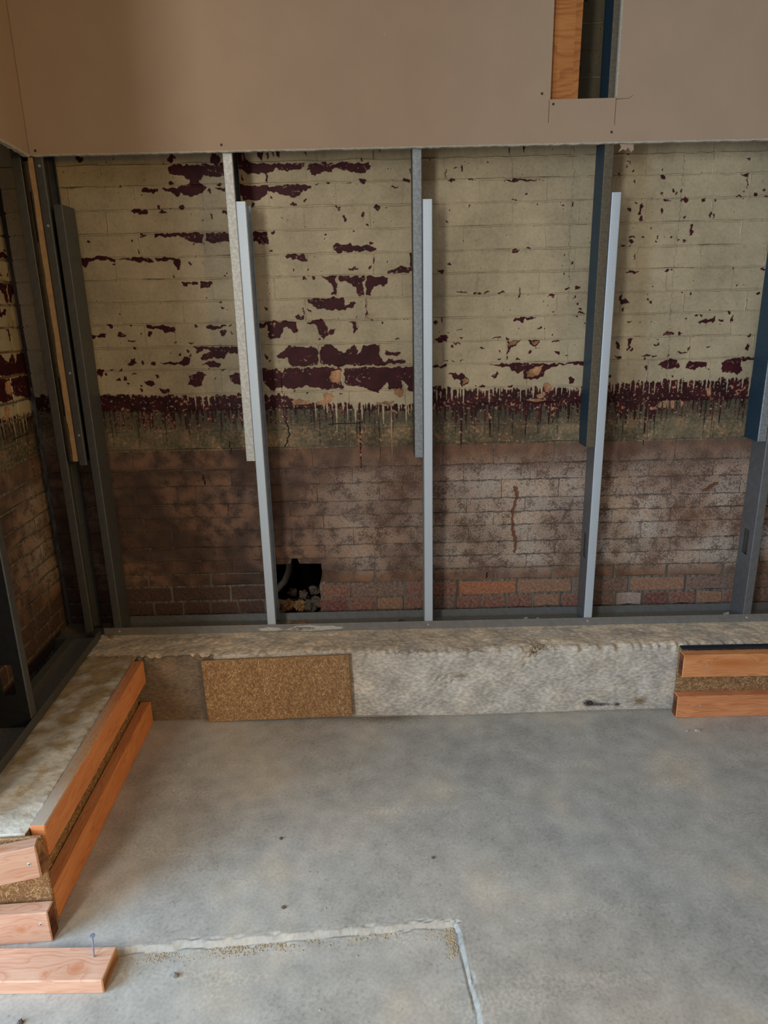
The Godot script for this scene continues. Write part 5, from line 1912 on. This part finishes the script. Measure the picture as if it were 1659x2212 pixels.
# ---------------------------------------------------------------- the room round the view
func build_shell() -> void:
	var w: Material = M.shell
	var st := begin()
	bevel_box(st, Vector3(-3.3, 2.99, -0.4), Vector3(3.6, 3.15, 1.68), 0.0)
	bevel_box(st, Vector3(-3.3, 2.99, 2.72), Vector3(3.6, 3.15, 5.0), 0.0)  # gap between these pieces is added for the overhead fill
	bevel_box(st, Vector3(-3.3, 2.99, 1.68), Vector3(-0.52, 3.15, 2.72), 0.0)
	bevel_box(st, Vector3(1.12, 2.99, 1.68), Vector3(3.6, 3.15, 2.72), 0.0)
	struct("ceiling", st, M.shell_dim)
	# right wall with a doorway
	st = begin()
	bevel_box(st, Vector3(1.95, -0.03, -0.2), Vector3(2.10, 3.0, 2.62), 0.0)
	bevel_box(st, Vector3(1.95, 2.2, 2.62), Vector3(2.10, 3.0, 3.55), 0.0)
	bevel_box(st, Vector3(1.95, -0.03, 3.55), Vector3(2.10, 3.0, 4.2), 0.0)
	struct("wall_right", st, w)
	# rear wall with a narrow window, behind the camera
	st = begin()
	bevel_box(st, Vector3(-1.33, -0.03, 4.0), Vector3(3.6, 3.0, 4.15), 0.0)
	bevel_box(st, Vector3(-3.3, -0.03, 4.0), Vector3(-1.87, 3.0, 4.15), 0.0)
	bevel_box(st, Vector3(-1.87, 2.86, 4.0), Vector3(-1.33, 3.0, 4.15), 0.0)
	bevel_box(st, Vector3(-1.87, -0.03, 4.0), Vector3(-1.33, 0.98, 4.15), 0.0)
	struct("wall_rear", st, w)
	# the space through the wide doorway on the left, with its window
	st = begin()
	bevel_box(st, Vector3(-3.3, -0.03, 0.9), Vector3(-3.15, 3.0, 1.7), 0.0)
	bevel_box(st, Vector3(-3.3, -0.03, 3.4), Vector3(-3.15, 3.0, 4.1), 0.0)
	bevel_box(st, Vector3(-3.3, 2.6, 1.7), Vector3(-3.15, 3.0, 3.4), 0.0)
	bevel_box(st, Vector3(-3.3, -0.03, 1.7), Vector3(-3.15, 0.6, 3.4), 0.0)
	bevel_box(st, Vector3(-3.3, 0.285, 1.0), Vector3(-1.045, 3.0, 1.06), 0.0)
	bevel_box(st, Vector3(-3.3, -0.03, 1.0), Vector3(-1.50, 0.285, 1.06), 0.0)
	bevel_box(st, Vector3(-1.62, 0.64, 1.14), Vector3(-0.95, 3.0, 1.26), 0.0)  # unseen block, added to keep rear window light off the left bay
	struct("wall_doorway_and_blocker", st, w)
	# the passage beyond the right doorway
	st = begin()
	bevel_box(st, Vector3(3.5, -0.03, 2.2), Vector3(3.6, 3.0, 4.1), 0.0)
	bevel_box(st, Vector3(2.1, -0.03, 2.2), Vector3(3.5, 3.0, 2.35), 0.0)
	struct("wall_passage", st, w)


func build_materials() -> void:
	var speck := tile(0.045, 61, Color(0.78, 0.79, 0.80), Color(1, 1, 1), 256, 4)
	var streak := tile(0.02, 67, Color(0.88, 0.88, 0.88), Color(1, 1, 1), 256, 4)
	# raised dots and ribs rolled into the stud faces
	var dots := Image.create(64, 64, false, Image.FORMAT_L8)
	for j in 64:
		for i in 64:
			var v := 0.5 + 0.5 * cos(TAU * i / 16.0) * cos(TAU * j / 16.0)
			dots.set_pixel(i, j, Color(v, v, v))
	var ribs := Image.create(64, 64, false, Image.FORMAT_L8)
	for j in 64:
		for i in 64:
			var v := 0.5 + 0.5 * cos(TAU * i / 16.0) * (0.8 + 0.2 * cos(TAU * j / 16.0))
			ribs.set_pixel(i, j, Color(v, v, v))
	var td := ImageTexture.create_from_image(dots)
	var tr := ImageTexture.create_from_image(ribs)
	var steel := func(c: Color, rough: float, metal: float, t: Texture2D, bump: Texture2D = null) -> StandardMaterial3D:
		var m := mat(c, rough, metal, t, bump, 0.03)
		m.metallic_specular = 0.5
		return triplanar(m, 6.0 if bump == null else 90.0)
	M.steel = steel.call(Color(0.74, 0.78, 0.84), 0.55, 0.6, streak)
	M.steel_ribbed = steel.call(Color(0.86, 0.92, 0.99), 0.5, 0.55, streak, tr)
	M.steel_white = steel.call(Color(0.86, 0.86, 0.85), 0.55, 0.35, speck)
	M.steel_grey = steel.call(Color(0.66, 0.69, 0.72), 0.52, 0.5, speck)
	M.steel_brown = steel.call(Color(0.47, 0.43, 0.37), 0.6, 0.35, speck)
	M.steel_blue = steel.call(Color(0.22, 0.34, 0.43), 0.5, 0.5, speck)  # blue window reflection on these webs, put into the base colour
	M.steel_side = steel.call(Color(0.52, 0.53, 0.55), 0.5, 0.6, streak)
	M.steel_dark = steel.call(Color(0.34, 0.36, 0.38), 0.55, 0.55, streak)
	M.steel_dim = steel.call(Color(0.42, 0.43, 0.44), 0.5, 0.55, streak)
	M.steel_navy = steel.call(Color(0.30, 0.32, 0.36), 0.4, 0.7, streak)
	M.steel_track = steel.call(Color(0.60, 0.60, 0.60), 0.55, 0.5, streak)
	M.steel_track_in = steel.call(Color(0.60, 0.58, 0.53), 0.55, 0.45, speck)
	M.steel_track_back = steel.call(Color(0.58, 0.59, 0.60), 0.5, 0.55, streak)
	M.zinc = mat(Color(0.80, 0.81, 0.83), 0.4, 0.45)
	M.zinc_blue = mat(Color(0.62, 0.67, 0.78), 0.4, 0.35)
	M.black = mat(Color(0.05, 0.045, 0.04), 0.9)
	M.black_screw = mat(Color(0.10, 0.08, 0.08), 0.7)
	M.gypsum = triplanar(mat(Color(0.70, 0.61, 0.53), 0.88, 0.0, tile(0.012, 71, Color(0.97, 0.97, 0.975), Color(1, 1, 1), 512, 5)), 0.9, true)
	M.core = triplanar(mat(Color(0.80, 0.77, 0.72), 0.95, 0.0, speck), 8.0)
	M.raw_board = triplanar(mat(Color(0.76, 0.62, 0.47), 0.9, 0.0, streak), 5.0)
	M.plaster = triplanar(mat(Color(0.86, 0.85, 0.82), 0.95, 0.0, speck), 8.0)
	M.stone = triplanar(mat(Color(0.42, 0.37, 0.33), 0.95, 0.0, speck), 8.0)
	M.stone_tan = triplanar(mat(Color(0.66, 0.50, 0.35), 0.95, 0.0, speck), 8.0)
	M.stone_grey = triplanar(mat(Color(0.66, 0.65, 0.64), 0.95, 0.0, speck), 8.0)
	M.stone_dark = triplanar(mat(Color(0.46, 0.42, 0.40), 0.95, 0.0, speck), 8.0)
	M.grit = mat(Color(0.74, 0.67, 0.56), 0.95)
	M.pipe = mat(Color(0.32, 0.30, 0.28), 0.8)
	M.dark_strip = mat(Color(0.16, 0.19, 0.23), 0.8)
	M.concrete = tile(0.02, 81, Color(0.82, 0.81, 0.79), Color(1, 1, 0.99), 512, 6)
	M.concrete_bump = tile(0.05, 83, Color(0.2, 0.2, 0.2), Color(1, 1, 1), 512, 5)
	M.end_rings = tile(0.03, 85, Color(0.55, 0.5, 0.45), Color(1, 1, 1), 128, 3)
	M.osb = mat(Color.WHITE, 0.85, 0.0, osb_tex(91))
	M.osb.uv1_scale = Vector3(1, 1, 1)
	M.osb_long = mat(Color.WHITE, 0.85, 0.0, M.osb.albedo_texture)
	M.plywood = mat(Color.WHITE, 0.75, 0.0, wood_tex(371, Color(0.76, 0.52, 0.31), Color(0.54, 0.31, 0.16), [], 0.0, 512, 512))
	M.shell = mat(Color(0.66, 0.58, 0.50), 0.9)
	M.shell_dim = mat(Color(0.55, 0.50, 0.45), 0.9)
	rng.seed = 12345
